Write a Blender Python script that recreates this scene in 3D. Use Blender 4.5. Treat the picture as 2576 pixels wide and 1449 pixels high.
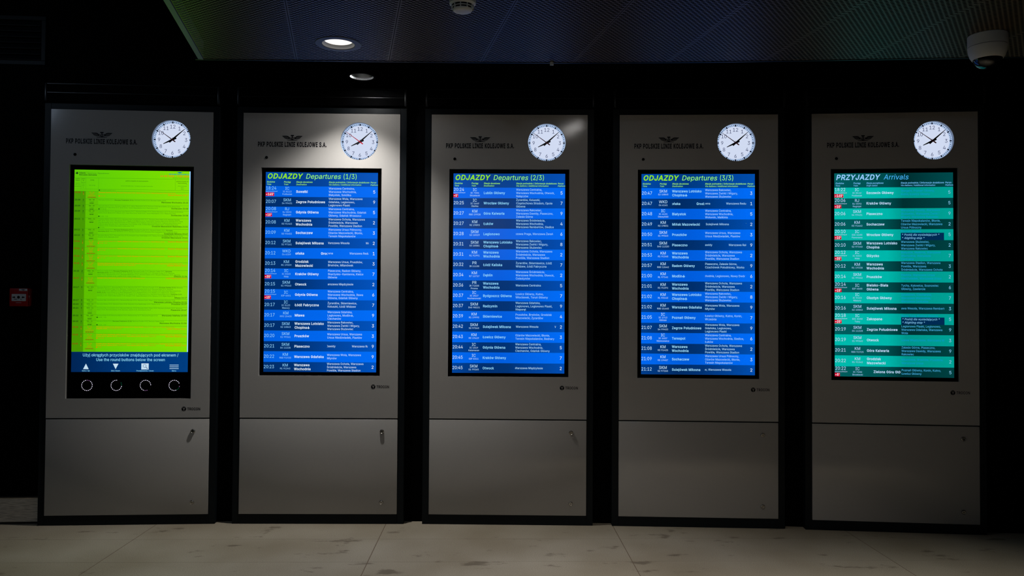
import bpy, bmesh, math, random
from mathutils import Vector, Matrix
from mathutils.geometry import tessellate_polygon, delaunay_2d_cdt

for _o in list(bpy.data.objects):
    bpy.data.objects.remove(_o)
SC = bpy.context.scene
COL = SC.collection
random.seed(7)

# ------------------------------------------------------------------ camera
CAM_H, PITCH, ROLL = 1.5644, 0.021164, 0.006012
cd = bpy.data.cameras.new('camera')
cd.sensor_fit = 'HORIZONTAL'
cd.sensor_width = 36.0
cd.lens = 2003.0 / 2576.0 * 36.0
cd.clip_start, cd.clip_end = 0.05, 100
cam = bpy.data.objects.new('camera', cd)
COL.objects.link(cam)
cam.matrix_world = (Matrix.Translation((0, 0, CAM_H)) @ Matrix.Rotation(math.pi / 2 + PITCH, 4, 'X')
                    @ Matrix.Rotation(ROLL, 4, 'Z'))
SC.camera = cam

# ------------------------------------------------------------------ world, exposure
wd = bpy.data.worlds.new('world')
SC.world = wd
wd.use_nodes = True
wd.node_tree.nodes['Background'].inputs[0].default_value = (0.9, 0.95, 1.0, 1)
wd.node_tree.nodes['Background'].inputs[1].default_value = 0.0008
SC.view_settings.view_transform = 'Standard'
SC.view_settings.look = 'None'
SC.view_settings.exposure = 0.0
SC.view_settings.gamma = 1.0
SC.view_settings.use_curve_mapping = False

# ------------------------------------------------------------------ lamps: two recessed downlights, the rest unseen and placed for their light
def area_lamp(name, loc, watts, color, size=0.14, spread=100, aim=(0, 0, -1)):
    l = bpy.data.lights.new(name, 'AREA')
    l.shape = 'DISK'
    l.size = size
    l.energy = watts
    l.color = color
    l.spread = math.radians(spread)
    o = bpy.data.objects.new(name, l)
    COL.objects.link(o)
    o.location = loc
    o.rotation_euler = Vector(aim).to_track_quat('-Z', 'Y').to_euler()
    return o

WARM, NEUT, COOL = (1.0, 0.92, 0.81), (1.0, 0.975, 0.945), (0.58, 0.76, 1.0)
def spot_lamp(name, loc, watts, color, cone, blend, radius, aim):
    l = bpy.data.lights.new(name, 'SPOT')
    l.energy = watts
    l.color = color
    l.spot_size = math.radians(cone)
    l.spot_blend = blend
    l.shadow_soft_size = radius
    o = bpy.data.objects.new(name, l)
    COL.objects.link(o)
    o.location = loc
    o.rotation_euler = Vector(aim).to_track_quat('-Z', 'Y').to_euler()
    return o

spot_lamp('lamp_over_totems', (-1.035, 5.39, 3.18), 140.0, NEUT, 120, 0.8, 0.03, (-0.13, -0.33, -1))
area_lamp('lamp_over_totems_spill', (-1.035, 5.395, 3.122), 1.5, NEUT, 0.11, 176)
area_lamp('lamp_in_perforated_ceiling', (-0.873, 3.944, 2.852), 1.0, NEUT, 0.12, 150)
bar = area_lamp('unseen_glint_lamp', (0.475, 4.47, 3.10), 1.25, NEUT, 0.38, 180)     # unseen lamp, stretched into a bar to shape the middle totem's glint
bar.data.shape, bar.data.size_y = 'RECTANGLE', 0.025
bar.rotation_euler = (0, 0, math.radians(68))
area_lamp('hall_lamp_warm', (0.75, 2.88, 2.85), 14.5, WARM, 0.16, 82, (0.1, 0.16, -1))
area_lamp('fill_lamp_right', (2.6, 2.8, 2.85), 7.0, WARM, 0.16, 66, (0, 0.2, -1))  # added fill to brighten the floor at the right, no fitting there
area_lamp('fill_lamp_rear', (-0.6, -0.6, 2.75), 5.0, COOL, 0.16, 170, (0, 0.9, -0.35))  # added fill behind the camera, lifts the totem panels
area_lamp('hall_lamp_cool', (-4.6, 3.0, 3.6), 3.6, COOL, 0.2, 150, (0.6, 0.7, -0.5))

SC.cycles.use_light_tree = False
SC.cycles.max_bounces = 4
SC.cycles.diffuse_bounces = 3
SC.cycles.glossy_bounces = 3
SC.cycles.transmission_bounces = 2

# ------------------------------------------------------------------ helpers
def lin(c):
    r = []
    for x in c[:3]:
        x = x / 255.0
        r.append(x / 12.92 if x <= 0.04045 else ((x + 0.055) / 1.055) ** 2.4)
    return (r[0], r[1], r[2], 1.0)

def material(name, color, rough=0.5, metal=0.0, spec=0.5, linear=False):
    m = bpy.data.materials.new(name)
    m.use_nodes = True
    b = m.node_tree.nodes['Principled BSDF']
    b.inputs['Base Color'].default_value = tuple(color[:3]) + (1,) if linear else lin(color)
    b.inputs['Roughness'].default_value = rough
    b.inputs['Metallic'].default_value = metal
    b.inputs['Specular IOR Level'].default_value = spec
    return m

def nd(m, kind, **kw):
    n = m.node_tree.nodes.new(kind)
    for k, v in kw.items():
        setattr(n, k, v)
    return n

def glow(name, color, strength=1.0, ramp=None, rough=0.25, spec=0.3, lamp=False):
    """A lit display surface: emits its colour; ramp = [(x, factor or colour)] over the totem's own x axis."""
    m = material(name, (2, 2, 3), rough, 0, spec)
    b = m.node_tree.nodes['Principled BSDF']
    b.inputs['Emission Strength'].default_value = strength
    m.cycles.emission_sampling = 'FRONT' if lamp else 'NONE'      # lettering is too small to be worth sampling as a lamp
    b.inputs['Emission Color'].default_value = lin(color)
    if ramp:  # screens' viewing-angle falloff, painted as a fixed emission ramp across x
        L = m.node_tree.links
        tc = nd(m, 'ShaderNodeTexCoord')
        sx = nd(m, 'ShaderNodeSeparateXYZ')
        mr = nd(m, 'ShaderNodeMapRange')
        mr.inputs[1].default_value, mr.inputs[2].default_value = -0.41, 0.41
        cr = nd(m, 'ShaderNodeValToRGB')
        el = cr.color_ramp.elements
        while len(el) > 1:
            el.remove(el[-1])
        for i, (p, c) in enumerate(ramp):
            e = el[0] if i == 0 else el.new(p)
            e.position = p
            e.color = lin(c)
        L.new(tc.outputs['Object'], sx.inputs[0])
        L.new(sx.outputs[0], mr.inputs[0])
        L.new(mr.outputs[0], cr.inputs[0])
        L.new(cr.outputs[0], b.inputs['Emission Color'])
    return m

class MB:
    """Collects faces, builds ONE mesh object."""
    def __init__(self):
        self.v, self.f, self.m = [], [], []

    def face(self, pts, mi=0):
        n = len(self.v)
        self.v.extend(pts)
        self.f.append(tuple(range(n, n + len(pts))))
        self.m.append(mi)

    def mesh(self, vs, fs, mi=0):
        n = len(self.v)
        self.v.extend(vs)
        for f in fs:
            self.f.append(tuple(i + n for i in f))
            self.m.append(mi)

    def bm(self, b, mi=0, mat=None):
        b.verts.ensure_lookup_table()
        for i, v in enumerate(b.verts):
            v.index = i
        self.mesh([tuple(mat @ v.co) if mat else tuple(v.co) for v in b.verts],
                  [[v.index for v in f.verts] for f in b.faces], mi)
        b.free()

    def box(self, x0, x1, y0, y1, z0, z1, mi=0, bev=0.0, seg=2, mat=None):
        b = bmesh.new()
        bmesh.ops.create_cube(b, size=1.0)
        for v in b.verts:
            v.co = Vector(((x0 + x1) / 2 + v.co.x * (x1 - x0), (y0 + y1) / 2 + v.co.y * (y1 - y0),
                           (z0 + z1) / 2 + v.co.z * (z1 - z0)))
        if bev > 0:
            bmesh.ops.bevel(b, geom=list(b.edges), offset=bev, segments=seg, profile=0.5, affect='EDGES')
        self.bm(b, mi, mat)

    def lathe(self, prof, seg=48, mi=0, mat=None):
        """prof: [(r, h)] spun about local z."""
        vs, fs, rings = [], [], []
        for r, h in prof:
            if r < 1e-6:
                rings.append([len(vs)])
                vs.append((0, 0, h))
            else:
                rings.append(list(range(len(vs), len(vs) + seg)))
                for i in range(seg):
                    a = 2 * math.pi * i / seg
                    vs.append((r * math.cos(a), r * math.sin(a), h))
        for A, B in zip(rings, rings[1:]):
            for i in range(seg):
                j = (i + 1) % seg
                if len(A) == 1 and len(B) == 1:
                    continue
                if len(A) == 1:
                    fs.append((A[0], B[j], B[i]))
                elif len(B) == 1:
                    fs.append((A[i], A[j], B[0]))
                else:
                    fs.append((A[i], A[j], B[j], B[i]))
        if mat:
            vs = [tuple(mat @ Vector(p)) for p in vs]
        self.mesh(vs, fs, mi)

    def build(self, name, mats, parent=None, smooth=False):
        me = bpy.data.meshes.new(name)
        me.from_pydata(self.v, [], self.f)
        for m in (mats if isinstance(mats, (list, tuple)) else [mats]):
            me.materials.append(m)
        me.polygons.foreach_set('material_index', self.m)
        me.update()
        if smooth:
            me.polygons.foreach_set('use_smooth', [True] * len(me.polygons))
            try:
                me.set_sharp_from_angle(angle=math.radians(35))
            except Exception:
                pass
        return link(name, me, parent)

def link(name, me, parent=None):
    o = bpy.data.objects.new(name, me)
    COL.objects.link(o)
    if parent is not None:
        o.parent = parent
    return o

def thing(name, label, cat, loc=(0, 0, 0), rz=0.0, group=None):
    o = bpy.data.objects.new(name, None)
    COL.objects.link(o)
    o.empty_display_size = 0.1
    o.location = loc
    o.rotation_euler = (0, 0, rz)
    o['label'] = label
    o['category'] = cat
    if group:
        o['group'] = group
    return o

def structure(o, label=None, cat=None):
    o['kind'] = 'structure'
    if label:
        o['label'] = label
    if cat:
        o['category'] = cat
    return o

# ------------------------------------------------------------------ lettering: glyph outlines, cap height 700
# outlines of the letters used on boards and signs: character, advance, contours
FONT = r'''
'284:107,437 97,700 187,700 177,437
(376:123,284 138,445 181,607 243,742 325,742 263,589 222,431 208,284 221,158 259,22 325,-132 243,-132 153,75
)376:51,-132 118,25 156,160 168,284 154,431 113,589 51,742 133,742 195,607 238,445 253,284 222,73 133,-132
*623:277,306 283,455 157,375 123,434 256,503 123,571 157,631 283,551 277,700 344,700 339,551 464,631 498,571 366,503 498,434 464,375 339,455 344,306
,258:52,-164 93,98 188,98 116,-164
-623:464,336 464,258 157,258 157,336
.258:131,-6 87,12 68,56 87,101 131,119 176,101 194,56 176,12
/343:323,733 98,-105 20,-105 245,733
0623:312,-9 179,33 95,156 66,350 95,543 179,667 312,709 444,667 529,543 558,350 529,156 445,33;312,68 399,101 454,198 473,350 454,502 399,599 312,632 224,599 169,502 150,350 169,198 224,101
1623:105,0 105,75 538,75 538,0;380,700 380,0 292,0 288,617 118,492 118,587 273,700
2623:88,0 88,65 388,389 428,449 441,511 423,576 376,618 308,632 237,616 191,569 175,498 90,498 119,609 197,683 310,709 421,683 497,613 524,513 510,437 462,356 210,78 536,78 536,0
3623:300,-9 183,13 97,79 60,181 150,181 174,120 227,82 301,69 378,84 433,128 453,199 435,270 378,321 277,341 216,341 216,412 396,622 96,622 96,700 513,700 513,634 291,383 291,397 424,380 510,306 541,199 510,91 425,17
4623:54,145 54,218 340,700 428,700 149,224 568,224 568,145;388,0 388,437 472,437 472,0
5623:304,-9 193,15 114,83 82,179 168,179 190,122 238,83 304,69 380,89 432,144 451,223 432,304 378,361 300,381 230,369 176,338 93,348 132,700 504,700 504,622 207,622 187,415 244,447 316,459 404,442 475,393 521,318 538,225 508,104 425,21
6623:311,-9 196,20 116,102 87,223 110,329 189,468 347,700 443,700 208,359 200,359 227,396 269,422 323,432 435,405 509,330 535,216 506,100 427,20;311,67 383,86 432,140 451,216 432,294 383,346 311,365 239,346 190,294 172,218 190,140 239,86
7623:133,0 445,622 86,622 86,700 537,700 537,617 227,0
8623:311,-9 187,16 102,85 71,186 89,268 139,332 210,367 128,424 97,523 124,619 201,685 311,709 421,685 497,619 525,523 494,424 413,364 483,332 533,268 552,186 521,85 436,16;311,68 392,83 444,126 463,191 443,260 389,307 311,324 233,307 179,260 159,191 177,126 230,83;311,398 377,413 423,455 439,517 423,578 378,618 311,633 244,618 199,578 183,517 199,455 245,413
9623:311,709 427,680 506,598 535,477 513,371 434,232 276,0 179,0 415,341 423,341 396,304 353,278 300,268 189,295 114,370 87,484 117,600 196,680;311,633 240,614 190,560 172,484 190,407 240,354 311,335 383,354 433,406 451,482 433,560 384,614
:258:131,-6 87,12 68,56 87,101 131,119 176,101 194,56 176,12;131,373 87,391 68,435 87,480 131,498 176,480 194,435 176,391
A660:23,0 277,700 380,700 637,0 544,0 363,512 319,658 337,658 262,416 117,0;151,195 151,273 509,273 509,195
B628:83,0 83,700 332,700 452,675 524,608 548,514 532,440 490,393 433,367 433,361 500,338 554,280 575,187 551,92 474,25 339,0;171,78 337,78 454,110 489,188 471,253 420,300 342,318 171,318;171,393 327,393 397,408 445,449 462,512 430,590 330,622 171,622
C702:368,-9 207,34 96,159 55,350 96,541 207,665 368,709 468,694 553,648 616,576 651,479 562,479 536,543 492,589 434,618 368,627 253,595 172,501 142,350 172,199 253,105 368,73 434,82 492,111 536,157 562,221 651,221 617,125 554,52 469,6
D691:301,0 132,0 132,78 296,78 437,111 521,205 549,351 522,496 440,589 304,622 128,622 128,700 310,700 485,658 596,538 635,351 596,163 482,42;171,700 171,0 83,0 83,700
E576:83,0 83,700 513,700 513,622 171,622 171,393 489,393 489,315 171,315 171,78 516,78 516,0
F564:83,0 83,700 508,700 508,622 171,622 171,383 476,383 476,304 171,304 171,0
G716:370,-9 206,35 95,159 55,350 95,541 205,665 365,709 468,693 555,646 618,573 653,480 561,480 533,541 490,587 434,617 365,627 252,595 172,501 142,350 172,199 253,105 370,73 474,98 545,170 571,279 598,274 389,274 389,352 658,352 658,275 620,125 518,26
H711:83,0 83,700 171,700 171,397 540,397 540,700 629,700 629,0 540,0 540,319 171,319 171,0
I413:43,0 43,78 163,78 163,622 43,622 43,700 371,700 371,622 251,622 251,78 371,78 371,0
J545:255,-9 104,45 46,200 46,238 134,238 134,200 167,102 255,69 341,102 374,200 374,700 463,700 463,200 405,45
K642:144,200 144,297 291,474 500,700 617,700;83,0 83,700 171,700 171,0;512,0 258,357 314,426 617,0
L541:83,0 83,700 171,700 171,78 497,78 497,0
M864:83,0 83,700 209,700 443,67 423,67 485,257 655,700 781,700 781,0 694,0 698,629 706,629 627,400 470,0 394,0 154,629 163,629 168,0
N720:83,0 83,700 187,700 533,147 569,76 557,74 549,268 549,700 638,700 638,0 532,0 148,622 164,624 172,400 172,0
O734:367,-9 207,34 96,159 55,350 96,541 207,665 367,709 528,665 638,541 678,350 638,159 528,34;367,73 481,105 562,198 592,350 562,502 481,595 367,627 253,595 172,501 142,350 172,198 253,105
P612:83,0 83,700 324,700 457,671 536,591 562,478 536,365 457,285 324,256 150,256 150,334 320,334 409,352 458,404 474,478 458,552 408,603 319,622 171,622 171,0
R618:83,0 83,700 325,700 458,672 537,596 563,484 537,373 458,299 325,272 132,272 132,351 321,351 410,367 459,413 475,484 459,557 409,605 320,622 171,622 171,0;486,0 317,315 417,315 589,0
S614:308,-12 175,13 88,83 53,188 144,188 170,121 229,81 308,68 393,83 453,126 475,192 457,246 407,281 253,329 119,398 71,513 103,616 189,685 312,709 435,685 519,617 552,520 464,520 416,602 310,631 230,616 177,576 158,517 180,459 233,424 429,363 494,327 543,272 562,191 532,87 445,15
T617:44,622 44,700 574,700 574,622 353,622 353,0 265,0 265,622
U712:356,-11 212,21 117,110 83,238 83,700 171,700 171,245 194,156 257,93 356,71 455,93 518,156 540,245 540,700 629,700 629,238 595,110 500,21
V660:280,0 23,700 116,700 341,42 323,42 398,284 543,700 637,700 382,0
W944:213,0 23,700 113,700 271,54 260,54 308,270 421,700 522,700 684,54 672,54 719,270 830,700 921,700 730,0 627,0 483,539 462,653 481,653 437,444 317,0
X653:25,0 299,391 299,325 40,700 143,700 335,402 319,402 514,700 614,700 356,329 356,395 627,0 525,0 317,318 336,318 250,178 126,0
Y649:280,0 280,287 23,700 125,700 306,402 343,317 308,317 386,474 524,700 626,700 369,287 369,0
Z603:57,0 57,64 469,654 479,625 55,622 55,700 546,700 546,635 134,46 124,75 550,78 550,0
a536:220,-12 130,7 66,61 42,148 59,222 107,266 172,290 365,323 379,353 367,408 330,443 269,455 205,443 162,414 138,377 56,401 108,476 183,517 267,529 329,522 393,496 443,441 463,346 463,0 381,0 381,71 347,34 296,1;234,62 314,81 362,128 379,190 379,261 185,218 142,192 126,144 140,99 179,72
b584:316,-11 237,5 190,43 163,81 154,81 154,0 72,0 72,700 156,700 156,439 163,439 189,476 236,513 315,529 431,496 509,403 537,260 509,116 431,22;303,64 385,90 435,160 451,261 435,359 385,428 303,454 222,429 172,362 155,261 172,158 222,89
c544:285,-11 161,23 77,117 47,258 77,401 161,495 285,529 358,519 420,490 468,443 498,381 417,360 400,398 371,428 333,447 285,454 200,427 149,355 132,258 149,162 200,91 285,64 334,71 373,91 401,122 419,161 499,141 470,77 421,29 359,-1
d584:269,-11 153,22 75,116 47,260 75,403 154,496 269,529 348,513 395,476 421,439 428,439 428,700 512,700 512,0 430,0 430,81 422,81 395,43 347,5;281,64 362,89 412,158 429,261 412,362 362,429 281,454 199,428 149,359 132,261 149,160 200,90
e556:292,-11 161,23 77,117 47,257 76,399 158,494 282,529 366,515 439,469 491,388 511,233 103,233 103,304 465,304 426,278 410,369 361,432 282,454 201,431 150,371 132,290 132,244 152,146 208,85 292,63 349,73 393,100 420,145 502,125 461,54 389,6
f349:314,522 314,450 9,450 9,522;111,0 111,594 132,669 186,714 258,729 334,717 313,645 268,652 212,633 195,576 195,0
g585:285,-207 184,-192 113,-152 70,-95 140,-56 167,-91 212,-121 285,-134 388,-103 428,-8 428,94 421,94 394,57 347,22 268,7 155,37 76,124 47,263 76,404 155,496 270,529 349,513 397,476 423,439 431,439 431,522 513,522 513,-12 482,-124 400,-187;282,81 363,103 413,167 430,265 413,363 363,430 282,454 200,429 149,361 132,265 150,169 200,104
h564:156,312 156,0 72,0 72,700 156,700 156,396 141,396 209,498 313,529 406,507 469,441 491,331 491,0 407,0 407,324 376,419 289,453 221,437 174,389
i229:72,0 72,522 156,522 156,0;115,609 74,626 57,665 74,704 115,721 157,704 174,665 157,626
j229:72,522 156,522 156,-41 140,-124 89,-178 -14,-196 -14,-119 56,-99 72,-40;115,609 74,626 56,665 74,704 115,721 156,704 173,665 156,626
k524:151,188 151,291 166,291 391,522 496,522 253,274 244,274;72,0 72,700 156,700 156,0;404,0 203,256 263,315 512,0
l260:192,-3 102,28 72,116 72,700 156,700 156,136 165,86 201,71 233,75 249,4
m839:72,0 72,522 154,522 155,406 148,406 182,476 237,517 302,531 395,496 442,405 430,405 464,472 524,516 601,531 684,512 744,452 766,351 766,0 682,0 682,349 650,430 576,455 515,440 475,399 461,340 461,0 377,0 377,358 348,428 274,455 217,440 173,398 156,327 156,0
n564:156,312 156,0 72,0 72,522 154,522 154,396 141,396 209,498 313,529 406,507 469,441 491,331 491,0 407,0 407,324 376,419 289,453 221,437 174,389
o571:285,-11 161,23 77,117 47,258 77,401 161,495 285,529 411,495 494,401 524,258 494,117 411,23;285,64 372,91 423,162 439,258 423,355 372,427 285,454 200,427 149,355 132,258 149,162 200,91
p584:72,-196 72,522 154,522 154,439 163,439 189,476 236,513 315,529 431,496 509,403 537,260 509,116 431,22 316,-11 237,5 190,43 163,81 156,81 156,-196;303,64 385,90 435,160 451,261 435,359 385,428 303,454 222,429 172,362 155,261 172,158 222,89
r357:72,0 72,522 154,522 159,442 210,505 335,528 335,443 285,448 219,433 173,390 156,326 156,0
s502:250,-11 154,5 85,52 49,130 129,147 171,83 249,62 336,86 369,141 350,187 292,213 205,234 99,286 64,377 89,456 158,510 257,529 349,513 411,467 446,399 369,381 334,434 258,458 180,436 149,381 171,335 236,307 316,288 421,236 456,147 430,65 358,9
t313:280,522 280,450 9,450 9,522;89,648 173,648 173,134 187,84 234,69 278,74 293,2 232,-6 127,29 89,128
u564:251,-7 158,15 95,81 72,191 72,522 156,522 156,198 188,103 275,69 343,85 390,133 407,210 407,522 491,522 491,0 410,0 410,126 423,126 354,23
v536:224,0 24,522 116,522 283,29 253,29 308,213 420,522 511,522 311,0
w780:189,0 31,522 120,522 241,57 227,57 347,522 436,522 553,57 538,57 661,522 749,522 591,0 507,0 381,465 400,465 273,0
y536:65,-191 85,-118 143,-122 179,-102 224,-2 24,522 116,522 283,29 253,29 308,213 420,522 511,522 281,-80 243,-147 192,-187 126,-200
z523:57,0 57,63 350,444 66,444 66,522 458,522 458,455 173,78 466,78 466,0
~623:72,206 90,300 142,351 208,366 272,352 378,273 411,264 457,285 474,348 551,348 532,255 481,204 414,188 350,203 244,281 211,289 166,270 149,206
ą536:220,-12 130,7 66,61 42,148 59,222 107,266 172,290 365,323 379,353 367,408 330,443 269,455 205,443 162,414 138,377 56,401 108,476 183,517 267,529 329,522 393,496 443,441 463,346 463,0 381,0 381,71 347,34 296,1;234,62 314,81 362,128 379,190 379,261 185,218 142,192 126,144 140,99 179,72;409,-200 332,-176 301,-109 321,-47 380,8 463,0 408,-44 385,-93 395,-119 424,-129 467,-118 491,-179 457,-193
ć544:285,-11 161,23 77,117 47,258 77,401 161,495 285,529 358,519 420,490 468,443 498,381 417,360 400,398 371,428 333,447 285,454 200,427 149,355 132,258 149,162 200,91 285,64 334,71 373,91 401,122 419,161 499,141 470,77 421,29 359,-1;249,590 314,728 408,728 318,590
ę556:292,-11 161,23 77,117 47,257 76,399 158,494 282,529 366,515 439,469 491,388 511,233 103,233 103,304 465,304 426,278 410,369 361,432 282,454 201,431 150,371 132,290 132,244 152,146 208,85 292,63 349,73 393,100 420,145 502,125 461,54 389,6;412,-204 334,-181 302,-113 322,-46 370,24 502,125 470,52 400,-54 387,-97 396,-124 427,-133 469,-122 493,-183 459,-197
ł285:207,-3 117,28 88,116 88,700 172,700 172,136 181,86 217,71 249,75 264,4;9,310 9,385 252,526 252,451
ń564:156,312 156,0 72,0 72,522 154,522 154,396 141,396 209,498 313,529 406,507 469,441 491,331 491,0 407,0 407,324 376,419 289,453 221,437 174,389;245,590 311,728 404,728 314,590
ó571:285,-11 161,23 77,117 47,258 77,401 161,495 285,529 411,495 494,401 524,258 494,117 411,23;285,64 372,91 423,162 439,258 423,355 372,427 285,454 200,427 149,355 132,258 149,162 200,91;249,590 314,728 408,728 318,590
ś502:250,-11 154,5 85,52 49,130 129,147 171,83 249,62 336,86 369,141 350,187 292,213 205,234 99,286 64,377 89,456 158,510 257,529 349,513 411,467 446,399 369,381 334,434 258,458 180,436 149,381 171,335 236,307 316,288 421,236 456,147 430,65 358,9;219,590 285,728 379,728 288,590
ź523:57,0 57,63 350,444 66,444 66,522 458,522 458,455 173,78 466,78 466,0;220,590 286,728 380,728 289,590
ż523:57,0 57,63 350,444 66,444 66,522 458,522 458,455 173,78 466,78 466,0;257,609 216,626 199,665 216,704 257,721 299,704 316,665 299,626
Ą660:23,0 277,700 380,700 637,0 544,0 363,512 319,658 337,658 262,416 117,0;151,195 151,273 509,273 509,195;584,-204 507,-181 474,-113 496,-47 554,8 638,0 582,-47 560,-97 570,-124 599,-133 641,-122 666,-183
Ć702:368,-9 207,34 96,159 55,350 96,541 207,665 368,709 468,694 553,648 616,576 651,479 562,479 536,543 492,589 434,618 368,627 253,595 172,501 142,350 172,199 253,105 368,73 434,82 492,111 536,157 562,221 651,221 617,125 554,52 469,6;329,768 395,906 489,906 398,768
Ę576:83,0 83,700 513,700 513,622 171,622 171,393 489,393 489,315 171,315 171,78 516,78 516,0;463,-204 386,-181 354,-113 375,-48 437,10 517,0 462,-46 439,-97 448,-124 478,-133 520,-122 544,-183 510,-197
Ł569:111,0 111,700 200,700 200,78 525,78 525,0;22,238 22,326 372,528 372,439
Ń720:83,0 83,700 187,700 533,147 569,76 557,74 549,268 549,700 638,700 638,0 532,0 148,622 164,624 172,400 172,0;323,768 389,906 483,906 392,768
Ó734:367,-9 207,34 96,159 55,350 96,541 207,665 367,709 528,665 638,541 678,350 638,159 528,34;367,73 481,105 562,198 592,350 562,502 481,595 367,627 253,595 172,501 142,350 172,198 253,105;330,768 396,906 490,906 399,768
Ś614:308,-12 175,13 88,83 53,188 144,188 170,121 229,81 308,68 393,83 453,126 475,192 457,246 407,281 253,329 119,398 71,513 103,616 189,685 312,709 435,685 519,617 552,520 464,520 416,602 310,631 230,616 177,576 158,517 180,459 233,424 429,363 494,327 543,272 562,191 532,87 445,15;270,768 335,906 429,906 339,768
Ź603:57,0 57,64 469,654 479,625 55,622 55,700 546,700 546,635 134,46 124,75 550,78 550,0;264,768 330,906 424,906 334,768
Ż603:57,0 57,64 469,654 479,625 55,622 55,700 546,700 546,635 134,46 124,75 550,78 550,0;302,787 261,804 243,843 261,883 302,899 343,883 360,843 343,804
В628:83,0 83,700 332,700 452,675 524,608 548,514 532,440 490,393 433,367 433,361 500,338 554,280 575,187 551,92 474,25 339,0;171,78 337,78 454,110 489,188 471,253 420,300 342,318 171,318;171,393 327,393 397,408 445,449 462,512 430,590 330,622 171,622
і229:72,0 72,522 156,522 156,0;115,609 74,626 57,665 74,704 115,721 157,704 174,665 157,626
д588:18,-151 18,78 61,78 89,113 109,160 134,318 152,522 490,522 490,78 570,78 570,-151 486,-151 486,0 102,0 102,-151;156,78 406,78 406,444 228,444 196,174
п562:489,522 489,0 405,0 405,444 157,444 157,0 72,0 72,522
р584:72,-196 72,522 154,522 154,439 163,439 189,476 236,513 315,529 431,496 509,403 537,260 509,116 431,22 316,-11 237,5 190,43 163,81 156,81 156,-196;303,64 385,90 435,160 451,261 435,359 385,428 303,454 222,429 172,362 155,261 172,158 222,89
а536:220,-12 130,7 66,61 42,148 59,222 107,266 172,290 365,323 379,353 367,408 330,443 269,455 205,443 162,414 138,377 56,401 108,476 183,517 267,529 329,522 393,496 443,441 463,346 463,0 381,0 381,71 347,34 296,1;234,62 314,81 362,128 379,190 379,261 185,218 142,192 126,144 140,99 179,72
в539:72,0 72,522 287,522 422,484 473,383 445,310 372,274 429,254 475,210 493,141 472,69 412,18 319,0;152,77 319,77 383,96 406,148 383,210 319,233 152,233;152,303 287,303 361,323 388,376 361,427 287,445 152,445
л551:9,0 9,78 67,86 92,118 107,183 125,522 479,522 479,0 394,0 394,444 205,444 197,261 178,116 129,29 38,0
е556:292,-11 161,23 77,117 47,257 76,399 158,494 282,529 366,515 439,469 491,388 511,233 103,233 103,304 465,304 426,278 410,369 361,432 282,454 201,431 150,371 132,290 132,244 152,146 208,85 292,63 349,73 393,100 420,145 502,125 461,54 389,6
н562:425,307 425,229 137,229 137,307;156,522 156,0 72,0 72,522;490,522 490,0 405,0 405,522
я530:457,0 373,0 373,449 254,449 157,425 128,357 157,290 253,266 410,266 410,196 248,196 94,240 44,357 94,476 247,522 457,522;117,0 21,0 167,236 261,236
 258:
'''
GLYPHS = {}
for _ln in FONT.strip('\n').split('\n'):
    _ch, _adv, _cs = _ln[0], _ln[1:].split(':', 1)[0], _ln[1:].split(':', 1)[1]
    GLYPHS[_ch] = (int(_adv), [[tuple(map(int, p.split(','))) for p in c.split(' ')] for c in _cs.split(';') if c])
# an aeroplane sign
_pl = [(0, 720), (40, 680), (56, 590), (56, 450), (390, 220), (390, 125), (56, 235), (46, 85), (150, 0), (150, -65),
       (0, -20)]
_pl = _pl + [(-x, y) for x, y in _pl[-2:0:-1]]
GLYPHS['✈'] = (860, [[(x + 440, y) for x, y in _pl]])

def _area(p):
    return sum(p[i - 1][0] * p[i][1] - p[i][0] * p[i - 1][1] for i in range(len(p))) / 2

def _winding(pt, loops):
    x, y = pt
    n = 0
    for l in loops:
        for i in range(len(l)):
            (x1, y1), (x2, y2) = l[i - 1], l[i]
            if (y1 > y) != (y2 > y) and x < (x2 - x1) * (y - y1) / (y2 - y1) + x1:
                n += 1 if y2 > y1 else -1
    return n

def _fatten(p, d):
    out = []
    n = len(p)
    for i in range(n):
        a, b, c = Vector(p[i - 1]), Vector(p[i]), Vector(p[(i + 1) % n])
        d1, d2 = (b - a).normalized(), (c - b).normalized()
        n1, n2 = Vector((-d1.y, d1.x)), Vector((-d2.y, d2.x))
        s = n1 + n2
        k = d / max(0.35, 1 + n1.dot(n2))
        out.append((b.x + s.x * k, b.y + s.y * k))
    return out

_tess = {}
def glyph(ch, bold):
    key = (ch, bold)
    if key not in _tess:
        if ch not in GLYPHS:
            ch = '.'
        adv, cs = GLYPHS[ch]
        cs = [list(c) for c in cs]
        if ch == '✈':
            cs = [c if _area(c) < 0 else c[::-1] for c in cs]
        if bold:
            cs = [_fatten(c, bold) for c in cs]
        vs, ts = [], []
        if cs:
            flat, edges = [], []
            for c in cs:
                n = len(flat)
                flat.extend(Vector(p) for p in c)
                edges.extend((n + i, n + (i + 1) % len(c)) for i in range(len(c)))
            pv, _e, pf, _a, _b, _c = delaunay_2d_cdt(flat, edges, [], 0, 0.01)
            vs = [(p.x, p.y) for p in pv]
            for t in pf:
                a, b, c = (vs[k] for k in t)
                if _winding(((a[0] + b[0] + c[0]) / 3, (a[1] + b[1] + c[1]) / 3), cs):
                    cr = (b[0] - a[0]) * (c[1] - a[1]) - (b[1] - a[1]) * (c[0] - a[0])
                    if abs(cr) > 1e-3:
                        ts.append(tuple(t) if cr > 0 else (t[0], t[2], t[1]))
        _tess[key] = (adv + (2 * bold if bold else 0), vs, ts)
    return _tess[key]

def width(s, cap, bold=0, xs=1.0):
    return sum(glyph(c, bold)[0] for c in s) * cap / 700.0 * xs

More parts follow.
